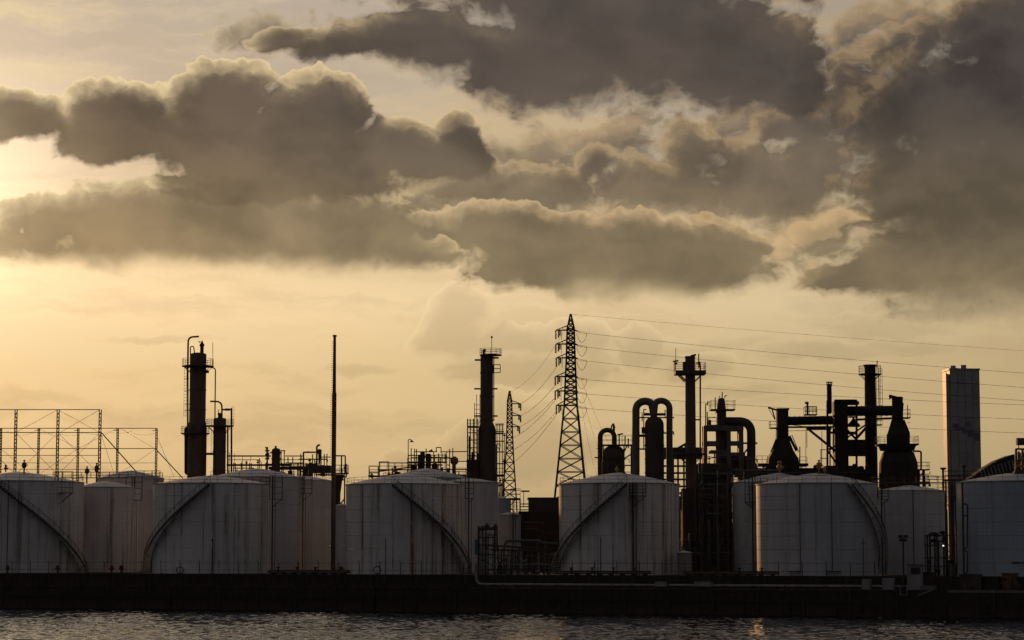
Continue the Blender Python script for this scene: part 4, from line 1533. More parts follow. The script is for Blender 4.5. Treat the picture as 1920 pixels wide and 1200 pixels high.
# process frame between the central tank and the right tanks
f = Px(depth(1335, 52))
root = thing('pipe_structure', 'dark multi-level pipe frame filling the gap right of the central tank', 'process structure', (f.x(1335, 1000), f.Y, GROUND))
for px in (1282, 1312, 1330, 1350, 1371):
    for dy in (0, 5):
        B().beam((f.x(px, 980), f.Y + dy, GROUND), (f.x(px, 980), f.Y + dy, f.z(868 if px > 1300 else 920)), .38).build('post', M['dark'], root)
for py in (888, 908, 928, 948, 970, 992, 1012, 1028, 1046, 1062):
    x0_ = 1310 if py < 1000 else 1279
    B().box((f.x((x0_ + 1374) / 2, py), f.Y - .1, f.z(py)), (f.w(1374 - x0_), .35, .42)).build('beam', M['green' if py % 4 == 0 else 'dark'], root)
    B().box((f.x((x0_ + 1374) / 2, py), f.Y + 3, f.z(py)), (f.w(1374 - x0_), 5, .12)).build('deck', M['dark'], root)
b = B()
for py in (928, 970, 1012): b.rail([(f.x(1312, py), f.Y - .2, f.z(py)), (f.x(1372, py), f.Y - .2, f.z(py))], 1.1, .05, 1.6, 1)
b.build('handrail', M['rail'], root)
for px, w, t0_, m in ((1318, 3, 870, 'dark'), (1325, 3, 940, 'rust'), (1340, 4, 900, 'dark'), (1345, 2.4, 882, 'galv'), (1359, 4, 905, 'dark'), (1366, 3, 880, 'dark'), (1303, 3, 905, 'dark'), (1293, 6, 1000, 'green')):
    B().bar((f.x(px, 980), f.Y - .6, GROUND), (f.x(px, 980), f.Y - .6, f.z(t0_)), f.w(w) / 2, 8).build('riser', M[m], root)
for x0_, x1_, py, w, m in ((1310, 1351, 896, 3, 'dark'), (1325, 1352, 963, 3.4, 'pipe'), (1312, 1374, 880, 2, 'dark'), (1330, 1372, 935, 2.6, 'dark'), (1282, 1372, 1020, 2.6, 'dark'), (1284, 1372, 1036, 2.2, 'galv'), (1284, 1340, 1052, 2.4, 'dark')):
    B().tube([f.p(x0_, py, -.7), f.p(x1_, py, -.7)], f.w(w) / 2, 8).build('run_pipe', M[m], root)
for px, w, top, m in ((1333, 24, 975, 'dark'), (1300, 16, 1040, 'dark'), (1358, 20, 1018, 'green'), (1322, 22, 915, 'dark')):
    B().lathe((f.x(px, 1000), f.Y + 2.5), vessel_prof(f.w(w) / 2, GROUND, f.z(top)), 16).build('drum', M[m], root)
for x0_, x1_, y0_, yo in ((1318, 1371, 868, 2.6), (1281, 1306, 915, 4.0), (1322, 1370, 905, 1.6), (1283, 1372, 1040, 1.0)):
    B().box((f.x((x0_ + x1_) / 2, 950), f.Y + yo, (GROUND + f.z(y0_)) / 2), (f.w(x1_ - x0_), 2.0, f.z(y0_) - GROUND)).build('casing', M['dark'], root)
# long pipe bridge over the right tanks
f = Px(depth(1420, 60))
root = thing('pipe_bridge', 'thin horizontal pipe bridge over the tanks right of centre', 'pipe bridge', (f.x(1420), f.Y, GROUND))
B().bar(f.p(1345, 881.5), f.p(1460, 881.5), f.w(1.3), 8).build('pipe', M['green'], root)
B().bar(f.p(1395, 886.5), f.p(1640, 885.5), f.w(1.0), 8).build('pipe', M['dark'], root)
for px in (1352, 1374, 1396, 1412):
    B().beam((f.x(px), f.Y, GROUND), f.p(px, 882), .3).build('post', M['dark'], root)
l = B().ladder((f.x(1402), f.Y - .4), f.z(945), f.z(882), .9, .06, .6).build('ladder', M['rail'], root)

# ================================================================== furnaces on the right
f = Px(depth(1470, 112))
root = thing('furnace', 'black furnace with flared base and a long duct, left of the pair', 'furnace', (f.x(1468), f.Y, GROUND), 'furnaces')


def frustum(b, f, px, levels, dy=0.0, n=4, depth_k=1.0):
    """square tapering body; levels [(py, half width px)] top down"""
    vs = []
    for py, hw in levels:
        x, z, h = f.x(px, py), f.z(py), f.w(hw)
        hd = h * depth_k
        vs += [(x - h, f.Y + dy - hd, z), (x + h, f.Y + dy - hd, z), (x + h, f.Y + dy + hd, z), (x - h, f.Y + dy + hd, z)]
    fs = []
    m = len(levels)
    for i in range(m - 1):
        for k in range(4):
            a, c = i * 4 + k, i * 4 + (k + 1) % 4
            fs.append((a + 4, c + 4, c, a))
    fs.append((0, 1, 2, 3))
    fs.append(tuple((m - 1) * 4 + k for k in (3, 2, 1, 0)))
    b._add(vs, fs, False)
    return b


frustum(B(), f, 1466.5, [(768, 10.6), (820, 10.8), (845, 19), (860, 27), (885, 30.5), (985, 31)]).build('hearth', M['black'], root)
B().box(f.p(1467, 767.5), (f.w(23), f.w(24), f.w(3))).build('damper_cap', M['black'], root)
B().beam(f.p(1440, 764), f.p(1457, 769), .35).build('damper_arm', M['black'], root)
B().beam(f.p(1448, 768), f.p(1453, 786), .25).build('damper_arm', M['black'], root)
B().beam(f.p(1440, 764), f.p(1453, 787), .10).build('damper_arm', M['black'], root)
boxdeck(root, f, 1443, 1457, 802, 3, 1.3, 'black')
b = B()
b.rail([f.p(1418, 868, -1), f.p(1438, 868, -1)], 1.4, .06, 1.2, 1)
b.rail([f.p(1497, 870, -1), f.p(1512, 870, -1)], 1.4, .06, 1.2, 1)
b.build('handrail', M['rail'], root)
B().beam(f.p(1478, 818, -1.5), f.p(1492, 846, -1.5), .5).build('stair', M['black'], root)
B().beam(f.p(1483, 816, -1.5), f.p(1496, 848, -1.5), .16).build('stair', M['black'], root)
B().beam(f.p(1498, 838, -1.5), f.p(1498, 870, -1.5), .2).build('stair', M['black'], root)
B().beam(f.p(1454, 825, -1.5), f.p(1444, 848, -1.5), .3).build('stair', M['black'], root)
B().box(f.p(1466, 872), (f.w(94), 5, f.w(5))).build('skirt_deck', M['black'], root)
# long duct
for x0_, x1_, y0_, y1_ in ((1476, 1565, 780.5, 796.5),):
    B().tube([f.p(x0_, (y0_ + y1_) / 2 + 1), f.p(x1_, (y0_ + y1_) / 2 - 1)], f.w(8.2), 14).build('flue_duct', M['black'], root)
gr_ = B()
for k in range(9):
    gr_.tube([f.p(1480 + k * 9.5, 788.6), f.p(1481.2 + k * 9.5, 788.6)], f.w(8.9), 14)
gr_.build('duct_ring', M['black'], root)
B().bar(f.p(1476, 801), f.p(1565, 800.5), f.w(1.9), 8).build('bypass_pipe', M['dark'], root)
B().box(f.p(1535, 803), (f.w(46), 2, f.w(6))).build('walk_deck', M['black'], root)
for x0_, y0_, x1_, y1_ in ((1476, 808, 1520, 807), (1511, 808, 1511, 885), (1513, 808, 1513, 840), (1541, 808, 1541, 872), (1478, 796, 1512, 800)):
    B().beam(f.p(x0_, y0_), f.p(x1_, y1_), .10).build('hanger', M['rail'], root)
boxdeck(root, f, 1508, 1531, 777, 2.6, 1.5, 'black')
b = B()
b.rail([f.p(1509, 777, -1), f.p(1530, 777, -1)], 1.6, .07, .8, 2)
b.bar(f.p(1514, 777), f.p(1514, 755), .22)
b.lathe((f.x(1514), f.Y), [(.1, f.z(758)), (.4, f.z(757)), (.4, f.z(754)), (.1, f.z(753))], 8)
b.build('signal_mast', M['rail'], root)

# central duct tower
f = Px(depth(1572, 112))
root = thing('duct_tower', 'black duct tower with crossed braces between the two furnaces', 'process structure', (f.x(1575), f.Y, GROUND))
B().box((f.x(1575.5, 800), f.Y, (GROUND + f.z(753)) / 2), (f.w(25), 3.4, f.z(753) - GROUND)).build('shaft', M['black'], root)
for x0_, y0_, x1_, y1_, w in ((1562, 752.5, 1604, 752.5, .5), (1603.5, 752, 1603.5, 900, .4), (1549, 752, 1549, 900, .4), (1554, 800, 1554, 900, .25), (1560, 800, 1560, 850, .25), (1514, 806, 1566, 848, .45), (1552, 845, 1640, 784, .3), (1560, 780, 1604, 826, .4),
                              (1549, 845, 1590, 905, .35), (1604, 824, 1562, 900, .4), (1549, 812, 1563, 812, .45), (1588, 813, 1604, 813, .6), (1604, 822, 1636, 786, .5), (1588, 783, 1603, 783, .3), (1552, 800, 1552, 835, .2), (1548, 842, 1562, 842, .25), (1536, 844, 1550, 844, .15), (1536, 860, 1550, 860, .15), (1537, 844, 1537, 870, .15)):
    B().beam(f.p(x0_, y0_, -1.9), f.p(x1_, y1_, -1.9), w).build('brace', M['black'], root)
B().lathe((f.x(1555, 745), f.Y), [(f.w(3), f.z(776)), (f.w(4.6), f.z(772)), (f.w(4.6), f.z(723)), (f.w(5.6), f.z(722)), (f.w(5.6), f.z(720.5))], 16).build('small_stack', M['black'], root)
b = B()
for dx in (-4.5, -1.5, 1.5, 4.5): b.bar(f.p(1555 + dx, 721), f.p(1555 + dx, 717), .12)
b.box(f.p(1555, 716.5), (f.w(11.5), f.w(11.5), f.w(1.2)))
b.build('rain_cap', M['black'], root)
frustum(B(), f, 1600, [(783, 1), (788, 3.5), (796, 10), (800, 12)], 0).build('duct_elbow', M['black'], root)
B().box(f.p(1598, 756), (f.w(22), 3, f.w(6))).build('head_beam', M['black'], root)
B().tube([f.p(1586, 771), f.p(1674, 770)], f.w(9.4), 14).build('flue_duct', M['black'], root)
gr_ = B()
for k in range(8): gr_.tube([f.p(1595 + k * 9.5, 770.6), f.p(1596.2 + k * 9.5, 770.6)], f.w(10.2), 14)
gr_.build('duct_ring', M['black'], root)
B().bar(f.p(1600, 787), f.p(1680, 784), f.w(2.2), 8).build('bypass_pipe', M['dark'], root)
B().box(f.p(1607, 840), (f.w(34), 3.6, f.w(30))).build('cross_duct', M['black'], root)
B().box(f.p(1575, 892), (f.w(60), 6, f.w(36))).build('plinth', M['black'], root)
for px, py, w in ((1612, 874, 12), (1600, 870, 8), (1528, 872, 10), (1620, 880, 14)):
    B().lathe((f.x(px, py), f.Y - 1.6), vessel_prof(f.w(w) / 2, GROUND, f.z(py)), 12).build('drum', M['black'], root)
B().box(f.p(1520, 889, 3), (f.w(200), 3, f.w(24))).build('charge_deck', M['black'], root)

# tall stack
f = Px(depth(1632, 118))
root = thing('flue_stack', 'tall black stack with ladder between the two furnaces', 'stack', (f.x(1633), f.Y, GROUND), 'flue stacks')
xc = f.x(1632.5, 780)
B().lathe((xc, f.Y), [(f.w(12.2), GROUND), (f.w(11.4), f.z(790)), (f.w(10.4), f.z(695)), (f.w(10.6), f.z(688)), (f.w(12.6), f.z(686)), (f.w(12.6), f.z(684))], 24).build('tube', M['black'], root)
walkway(root, f, 1631, 701, 21.5, f.w(10.5), 1.6, mat='black')
b = B()
b.bar(f.p(1644.5, 690), f.p(1644.5, 676), .1)
b.bar(f.p(1650, 760, -.2), f.p(1650, 690, -.2), .06)
b.build('lightning_rod', M['rail'], root)
B().ladder((f.x(1651, 740), f.Y), f.z(763), f.z(690), .75, .06, 1.3).ladder((f.x(1646, 740), f.Y), f.z(763), f.z(701), .5, .05, .7).build('ladder', M['rail'], root)
boxdeck(root, f, 1643, 1653, 796, 2.4, 1.6, 'black')

# right furnace
f = Px(depth(1685, 112))
root = thing('furnace', 'black stepped furnace with ring platforms, left of the clad tower', 'furnace', (f.x(1684), f.Y, GROUND), 'furnaces')
B().lathe((f.x(1684, 840), f.Y), [(f.w(37), GROUND), (f.w(37), f.z(890)), (f.w(36), f.z(868)), (f.w(30), f.z(850)), (f.w(21), f.z(840)), (f.w(20.5), f.z(815)), (f.w(10.6), f.z(788)), (f.w(10.3), f.z(748)), (f.w(11), f.z(747)), (f.w(11), f.z(745))], 20, False).build('shaft', M['black'], root)
b = B()
b.beam(f.p(1667, 742), f.p(1690, 748), .5)
b.beam(f.p(1667, 748), f.p(1672, 744), .3)
b.box(f.p(1686, 746), (f.w(8), 1.5, f.w(4)))
b.build('damper_cap', M['black'], root)
boxdeck(root, f, 1674, 1705, 783, 3.2, 1.6, 'black')
boxdeck(root, f, 1645, 1718, 833, 6.5, 1.5, 'black', th=.3)
B().lathe((f.x(1682, 838), f.Y), [(f.w(32), f.z(845)), (f.w(36), f.z(835))], 20, False).build('gutter', M['black'], root)
boxdeck(root, f, 1720, 1741, 880, 3, 1.4, 'black')
for x0_, y0_, x1_, y1_, w in ((1664, 812, 1672, 785, .2), (1662, 815, 1662, 833, .2), (1693, 788, 1703, 812, .3), (1703, 812, 1703, 833, .3), (1690, 786, 1692, 756, .2), (1700, 783, 1700, 760, .15), (1700, 793, 1705, 793, .1), (1730, 880, 1730, 912, .5), (1718, 880, 1718, 912, 1.0), (1724, 892, 1732, 882, .2)):
    B().beam(f.p(x0_, y0_, -1), f.p(x1_, y1_, -1), w).build('brace', M['black'], root)
B().tube(bend([f.p(1712, 846), f.p(1727, 846), f.p(1727, 880)], f.w(4)), f.w(1.8), 8).build('down_pipe', M['black'], root)
B().rail([f.p(1724, 900, -1), f.p(1770, 903, -1)], 1.0, .05, 1.5, 2).build('handrail', M['rail'], root)

# clad tower
f = Px(depth(1800, 330))
root = thing('clad_tower', 'tall rectangular grey clad tower with sunlit left side', 'tower', (f.x(1802), f.Y, GROUND))
ang = math.radians(4.0)
ww = f.w(57)
dd = f.w(50)
xr, xl = f.x(1836.5, 780), f.x(1780, 780)
ztop = f.z(694)
cx, cy = (xl + xr) / 2, f.Y + dd / 2
B().box((cx, cy, (GROUND + ztop) / 2), (ww, dd, ztop - GROUND), ang).build('wall', M['tower'], root)
pn = B().box((0, 0, 0), (ww / 4 - .16, .24, 3.0)).mesh('cladding_panel')
pn.materials.append(M['tower'])
pnb = B().box((0, 0, 0), (ww / 4 - .16, .24, 3.0)).mesh('cladding_panel')
pnb.materials.append(steel('tower_cladding_worn', (.25, .245, .245), (.33, .32, .315), None, .5, .05))
ca, sa = math.cos(ang), math.sin(ang)
z = GROUND + 1.8
fy = -(dd / 2 + .08)
while z < ztop - 1.4:
    for q_ in range(4):
        lx = (q_ - 1.5) * ww / 4
        inst('cladding_panel', pn if random.random() < .7 else pnb, root, (cx + lx * ca - fy * sa, cy + lx * sa + fy * ca, z), ang)
    z += 3.25
pn2 = B().box((0, 0, 0), (.24, dd * .47, ztop - GROUND - .6)).mesh('side_panel')
pn2.materials.append(M['tower'])
for sgn in (-1, 1):
    lx, ly = -(ww / 2 + .06 + (0.9 if sgn < 0 else 0)), sgn * dd * .25
    inst('side_panel', pn2, root, (cx + lx * ca - ly * sa, cy + lx * sa + ly * ca, (GROUND + ztop) / 2 - .3), ang)
lx, ly = -(ww / 2 + .5), -dd * .25
B().box((cx + lx * ca - ly * sa, cy + lx * sa + ly * ca, (GROUND + ztop) / 2 - .5), (.8, dd * .46, ztop - GROUND - 1.2), ang).build('service_shaft', M['tower'], root)
B().box((cx, cy, ztop + .25), (ww + .4, dd + .4, .5), ang).build('parapet', M['tower'], root)
for x0_, x1_, py in ((1787, 1797, 683.5), (1806, 1817, 682.5)):
    B().lathe((f.x((x0_ + x1_) / 2, 690), f.Y + 4), [(f.w(x1_ - x0_) / 2, ztop), (f.w(x1_ - x0_) / 2, f.z(py))], 16, True).build('roof_flue', M['tower'], root)
mb = B()
fy = -(dd / 2 + .22)
for x0_, x1_, y0_, y1_ in ((1784, 1794, 794, 802), (1788, 1806, 800, 806), (1802, 1824, 806, 813), (1812, 1835, 812, 819), (1826, 1835, 818, 827), (1808, 1817, 791, 799), (1814, 1819, 797, 801)):
    lx = f.x((x0_ + x1_) / 2, 810) - cx
    mb.box((cx + lx * ca - fy * sa, cy + lx * sa + fy * ca, f.z((y0_ + y1_) / 2)), (f.w(x1_ - x0_), .06, f.z(y0_) - f.z(y1_)), ang)
mb.build('painted_emblem', M['tower_dark'], root)

# arched hangar roof
f = Px(depth(1890, 230))
root = thing('arched_hangar', 'dark arched hangar roof right of the clad tower', 'hangar', (f.x(1900), f.Y, GROUND))
pr = [(1800, 905), (1822, 895), (1845, 878), (1870, 863), (1895, 853), (1925, 847), (1960, 848), (2010, 856), (2060, 880), (2085, 905)]
b = B()
vs, fs = [], []
for px, py in pr:
    x, z = f.x(px, py), f.z(py)
    vs += [(x, f.Y, z), (x, f.Y + 7, z), (x, f.Y, z - .6), (x, f.Y + 7, z - .6)]
for i in range(len(pr) - 1):
    a = i * 4
    fs += [(a, a + 4, a + 5, a + 1), (a + 2, a + 3, a + 7, a + 6), (a, a + 2, a + 6, a + 4), (a + 1, a + 5, a + 7, a + 3)]
b._add(vs, fs, False)
b.build('roof', M['hangar'], root)
b = B()
vs = [(f.x(px, py), f.Y + .6, f.z(py) - .6) for px, py in pr]
vs += [(f.x(pr[-1][0], 905), f.Y + .6, GROUND), (f.x(pr[0][0], 905), f.Y + .6, GROUND)]
b._add(vs, [tuple(range(len(vs)))], False)
b.build('gable_wall', M['hangar'], root)
for k in range(13):
    px = 1838 + k * 6.5
    x = f.x(px, 880)
    py = 880 - (px - 1838) * .36
    B().beam(f.p(px, py + 2, -.1), f.p(px + 5, py + 20, -.1), .22).build('gable_rib', M['galv'], root)
pane = B().box((0, 0, 0), (f.w(3.2), .08, f.w(2.0))).mesh('gable_pane')
pane.materials.append(M['pipe'])
for px, py in ((1852, 876), (1852, 883), (1863, 874), (1848, 891), (1859, 883), (1866, 879), (1875, 871), (1872, 880), (1893, 866), (1858, 890), (1842, 885)):
    inst('gable_pane', pane, root, f.p(px, py, .5))

# valve head at the right edge
f = Px(depth(1914, 20))
root = thing('vent_stack', 'orange-stained vent stack with a round drum, right edge of the picture', 'vent stack', (f.x(1916), f.Y, GROUND))
B().bar(f.p(1906, 828), f.p(1960, 828), f.w(7), 14).build('drum', M['dark'], root)
B().bar(f.p(1910, 834), f.p(1910, 842), f.w(1), 6).build('frame', M['rust'], root)
for px in (1905, 1917, 1926): B().beam(f.p(px, 842), (f.x(px, 900), f.Y, Z(905, f.Y)), .36).build('frame', M['rust'], root)
for py in (842, 864, 882): B().beam(f.p(1904, py), f.p(1930, py), .3).build('frame', M['rust'], root)
B().lathe((f.x(1911, 860), f.Y + .2), [(f.w(2.5), f.z(868)), (f.w(2.8), f.z(850)), (f.w(1.6), f.z(846))], 12).build('cylinder', M['blue'], root)
B().lathe((f.x(1915, 870), f.Y - .3), [(.1, f.z(866)), (.35, f.z(862)), (.35, f.z(858)), (.1, f.z(855))], 12).build('valve', M['yellow'], root)
B().tube([f.p(1903, 876, -.4), f.p(1909, 872, -.4), f.p(1916, 876, -.4), f.p(1924, 874, -.4)], .22, 8).build('feed_pipe', M['yellow'], root)
B().box((f.x(1914, 960), f.Y, (GROUND + f.z(884)) / 2), (f.w(24), 1.2, f.z(884) - GROUND)).build('pedestal', M['dark'], root)

# lamp heads and poles before the clad tower
f = Px(depth(1770, 62))
for px, py, lab in ((1768, 878, 'flat-headed lamp post left of the clad tower foot'), (1807, 874, 'round-headed lamp post in front of the clad tower')):
    root = thing('yard_lamp', lab, 'lamp post', (f.x(px), f.Y, GROUND))
    B().bar((f.x(px), f.Y, GROUND), f.p(px, py), .2, 6).build('post', M['dark'], root)
    B().lathe((f.x(px), f.Y), [(.15, f.z(py + 3)), (.55, f.z(py + 1)), (.5, f.z(py - 2)), (.1, f.z(py - 3.5))] if px > 1780 else [(.3, f.z(py + 3)), (.55, f.z(py + 1)), (.6, f.z(py - 1)), (.2, f.z(py - 1.4))], 10).build('lamp_head', M['dark'], root)
root = thing('access_gantry', 'railed gantry over the gap between the two right-hand tanks', 'gantry', (f.x(1785), f.Y, GROUND))
boxdeck(root, f, 1770, 1835, 900, 2.4, 1.6)
for px in (1773, 1790, 1834): B().beam((f.x(px), f.Y, GROUND), f.p(px, 900), .26).build('post', M['dark'], root)

# ================================================================== waterfront
# security fence on the lower deck
fn = thing('security_fence', 'tall thin post and wire fence along the seawall ledge', 'fence', Q(0, 3.2, DECK))
pmesh = B().tube([(0, 0, 0), (0, 0, 4.35)], .07, 5).tube([(0, 0, 4.3), (0, -.35, 4.75)], .045, 4).mesh('post')
pmesh.materials.append(M['rail'])
tA, tB = qt(-10, 3.2), qt(1640, 3.2)
n = 42
for k in range(n + 1):
    tt = tA + (tB - tA) * k / n
    inst('post', pmesh, fn, Q(tt, 3.2, DECK), QANG)
for zz in (3.0, 4.25, .4):
    B().tube([Q(tA, 3.2, DECK + zz), Q(tB, 3.2, DECK + zz)], .03, 4).build('wire', M['rail'], fn)

# pale pipeline along the ledge
root = thing('pipeline', 'long pale pipe running along the seawall ledge, bent up at its left end', 'pipeline', Q(qt(1290, 2.4), 2.4, DECK))
tL, tR = qt(893, 2.4), qt(1690, 2.4)
zc = DECK + .72
B().tube(bend([Q(tL, 2.4, GROUND + 1.9), Q(tL, 2.4, zc), Q(tR, 2.4, zc)], 1.3, 7), .24, 12).build('pipe', M['pipe'], root)
B().tube([Q(tL + 2, 1.9, zc - .55), Q(tR, 1.9, zc - .55)], .11, 8).build('pipe', M['rust'], root)
sm_ = B().box((0, 0, 0), (.3, .9, .62)).mesh('support')
sm_.materials.append(M['wall'])
t = tL + 3
while t < tR:
    inst('support', sm_, root, Q(t, 2.4, DECK + .32), QANG)
    t += 4.1
fl_ = B().tube([(-.08, 0, 0), (.08, 0, 0)], .36, 12).mesh('flange')
fl_.materials.append(M['rust'])
t = tL + 5
while t < tR:
    inst('flange', fl_, root, Q(t, 2.4, zc), QANG)
    t += 9.7

# low dark bund pipes in front of the tanks (left of the manifold and right of centre)
for i, (xa_, xb_, lab) in enumerate(((505, 655, 'rusty pipe bundle at the foot of the tanks left of centre'), (1050, 1220, 'dark pipe bundle at the foot of the central tank'), (1280, 1460, 'dark pipe bundle below the process frame'))):
    root = thing('pipe_bundle', lab, 'pipes', Q(qt((xa_ + xb_) / 2, 6), 6, GROUND), 'low pipe bundles')
    for k in range(3):
        B().tube([Q(qt(xa_, 6), 5.4 + k * .6, GROUND + .45 + .25 * (k % 2)), Q(qt(xb_, 6), 5.4 + k * .6, GROUND + .45 + .25 * (k % 2))], .17, 8).build('pipe', M['rust' if k != 1 else 'dark'], root)
    b = B()
    for k in range(8):
        tt = qt(xa_ + (xb_ - xa_) * (k + .5) / 8, 6)
        b.box(Q(tt, 6, GROUND + .2), (.25, 1.8, .5), QANG)
    b.build('sleeper', M['wall'], root)
    for k in range(4):
        tt = qt(xa_ + (xb_ - xa_) * (k + .6) / 4.3, 6)
        q = Q(tt, 5.2, 0)
        B().lathe((q[0], q[1]), [(.14, GROUND + .5), (.14, GROUND + 1.2), (.38, GROUND + 1.25), (.38, GROUND + 1.36), (.1, GROUND + 1.4)], 10).build('valve_wheel', M['red' if k % 2 else 'dark'], root)

# valves standing at the tank feet
for px, m, lab in ((15, 'rust', 'rust-brown valve post at the foot of the leftmost tank'), (109, 'rust', 'valve post below the gauge pipe of the leftmost tank'), (210, 'red', 'short red hydrant between the two left stairs'), (228, 'dark', 'dark double valve between the two left stairs'), (640, 'red', 'red hydrant beside the slim chimney foot')):
    q = Q(qt(px, 7), 7, GROUND)
    root = thing('hydrant', lab, 'hydrant', q, 'hydrants and valve posts')
    B().lathe((q[0], q[1]), [(.2, GROUND), (.2, GROUND + 1.1), (.34, GROUND + 1.15), (.34, GROUND + 1.4), (.12, GROUND + 1.6)], 10).build('body', M[m], root)
    B().tube([(q[0] - .5, q[1], GROUND + .95), (q[0] + .5, q[1], GROUND + .95)], .13, 8).build('outlet', M[m], root)

# cabinets, hut and small fittings on the right
def cabinet(px0, px1, py0, py1, n, mat, lab, cat='cabinet', name='control_cabinet', roof=True):
    t0_, t1_ = qt(px0, n), qt(px1, n)
    p = Q((t0_ + t1_) / 2, n, 0)
    Yp = p[1]
    z0, z1 = Z(py1, Yp), Z(py0, Yp)
    root = thing(name, lab, cat, (p[0], p[1], z0))
    B().box((p[0], p[1], (z0 + z1) / 2), (t1_ - t0_, 1.3, z1 - z0), QANG).build('body', M[mat], root)
    if roof:
        B().box((p[0], p[1], z1 + .06), (t1_ - t0_ + .3, 1.6, .12), QANG).build('lid', M['dark'], root)
    d = Q((t0_ + t1_) / 2, n - .68, (z0 + z1) / 2)
    B().box(d, ((t1_ - t0_) * .8, .05, (z1 - z0) * .82), QANG).build('door', M[mat], root)
    return root


cabinet(1617, 1632, 1086, 1106, 1.6, 'white', 'pale cabinet on the ledge below the right-hand stair', roof=False)
cabinet(1655, 1676, 1084, 1107, 1.6, 'white', 'wider pale cabinet on the ledge left of the hut', roof=False)
cabinet(1482, 1500, 1072, 1082, 5.4, 'galv', 'flat grey pump housing in front of the tank with right-hand stair', 'pump housing')
cabinet(1552, 1574, 1072, 1082, 5.4, 'galv', 'flat grey pump housing nearer the right-hand stair', 'pump housing')
cabinet(1230, 1250, 1090, 1100, 2.0, 'galv', 'grey valve box at the foot of the central tank', 'valve box')
cabinet(1303, 1334, 1090, 1100, 1.4, 'galv', 'long grey valve box right of the central tank', 'valve box')
hut = cabinet(1702, 1729, 1060, 1107, 3.0, 'galv', 'small grey harbour hut with flat overhanging roof', 'hut', 'harbour_hut')
p = Q(qt(1716, 2.2), 2.2, 0)
B().box((p[0], p[1], Z(1070, p[1])), (1.4, .08, 1.0), QANG).build('window', M['glass'], hut)
b = B()
p = Q(qt(1697, 1.2), 1.2, 0)
fr = thing('ladder_frame', 'pale rectangular ladder frame on the quay edge beside the hut', 'frame', (p[0], p[1], DECK))
for dx in (-.5, .5):
    q0 = Q(qt(1697, 1.2) + dx, -.25, Z(1098, p[1]))
    q1 = Q(qt(1697, 1.2) + dx, -.25, Z(1115, p[1]))
    B().beam(q0, q1, .14).build('side_rail', M['white'], fr)
for py in (1098, 1115):
    B().beam(Q(qt(1697, 1.2) - .6, -.25, Z(py, p[1])), Q(qt(1697, 1.2) + .6, -.25, Z(py, p[1])), .14).build('rung', M['white'], fr)
gw = thing('gangway', 'short sloping gangway on the quay edge right of the hut', 'gangway', Q(qt(1735, .2), .2, DECK))
B().beam(Q(qt(1722), -.5, DECK - .55), Q(qt(1750), -.5, DECK + .3), .22).build('stringer', M['cap'], gw)
B().box(Q(qt(1740, 2), 2, DECK + .55), (2.4, 1, .7), QANG).build('landing', M['cap'], gw)

# floodlight mast
p = Q(qt(1694, 4.0), 4.0, 0)
f = Px(p[1])
root = thing('floodlight_mast', 'twin-headed floodlight mast in front of the grey-white tank', 'floodlight', (p[0], p[1], DECK))
B().bar((p[0], p[1], DECK), (p[0], p[1], f.z(1008)), .14, 8).build('mast', M['dark'], root)
for sx in (-1, 1):
    B().box((p[0] + sx * .42, p[1] - .1, f.z(1006)), (.62, .4, .5)).build('lamp_head', M['dark'], root)
    B().box((p[0] + sx * .36, p[1] - .1, f.z(1013)), (.5, .36, .4)).build('lamp_head', M['dark'], root)
p = Q(qt(1619, 3.6), 3.6, 0)
f = Px(p[1])
root = thing('lamp_pole', 'thin pole with short crossbar before the right-hand stair', 'pole', (p[0], p[1], DECK))
B().bar((p[0], p[1], DECK), (p[0], p[1], f.z(1008)), .08, 6).build('mast', M['dark'], root)
B().bar((p[0] - .45, p[1], f.z(1018)), (p[0] + .45, p[1], f.z(1018)), .07, 5).build('crossbar', M['dark'], root)
p = Q(qt(398, 3.6), 3.6, 0)
f = Px(p[1])
root = thing('lamp_pole', 'thin dark pole in front of the tank below the tall column', 'pole', (p[0], p[1], DECK))
B().bar((p[0], p[1], DECK), (p[0], p[1], f.z(1026)), .10, 6).build('mast', M['dark'], root)
B().box((p[0], p[1], f.z(1013)), (.3, .3, .3)).build('lamp_head', M['dark'], root)

# loading pipes in front of the right tanks, with the one lit lamp
p = Q(qt(1762, 9.0), 9.0, 0)
f = Px(p[1])
root = thing('loading_station', 'cluster of upright dark loading pipes before the right-hand tanks', 'loading station', (f.x(1762, 1050), f.Y, GROUND))
for i, (px, top, w) in enumerate(((1735, 1006, 2.5), (1741, 1003, 3.4), (1748, 1000, 4), (1753, 998, 4), (1759, 1002, 3), (1764, 1012, 3.4), (1770, 1000, 4), (1776, 1004, 3), (1780, 1002, 3), (1788, 908, 5), (1779, 955, 3), (1794, 1010, 3), (1783, 906, 6), (1777, 925, 4))):
    b = B()
    yy = f.Y + (i % 3) * .9
    if i < 3: pts = bend([(f.x(px, 1050), yy, GROUND), (f.x(px, 1050), yy, Z(top, yy)), (f.x(px + 9, 1050), yy, Z(top - 1, yy))], .6)
    else: pts = [(f.x(px, 1050), yy, GROUND), (f.x(px, 1050), yy, Z(top, yy))]
    b.tube(pts, f.w(w) / 2, 9)
    b.build('riser', M['dark' if i % 4 else 'green'], root)
for px, py in ((1753, 1000), (1766, 997), (1771, 1008), (1750, 1012), (1783, 1050), (1757, 1068)):
    B().lathe((f.x(px, py), f.Y - .5), [(.15, f.z(py + 5)), (.5, f.z(py + 3)), (.5, f.z(py)), (.15, f.z(py - 2))], 10).build('valve', M['black'], root)
b = B()
for py in (1004, 1022, 1046, 1062): b.bar(f.p(1735, py, 1.2), f.p(1796, py, 1.2), f.w(1.2))
b.build('header_pipe', M['dark'], root)
lp = thing('work_lamp', 'small lit work lamp among the loading pipes on the right', 'lamp', f.p(1766.5, 1023, -1.0))
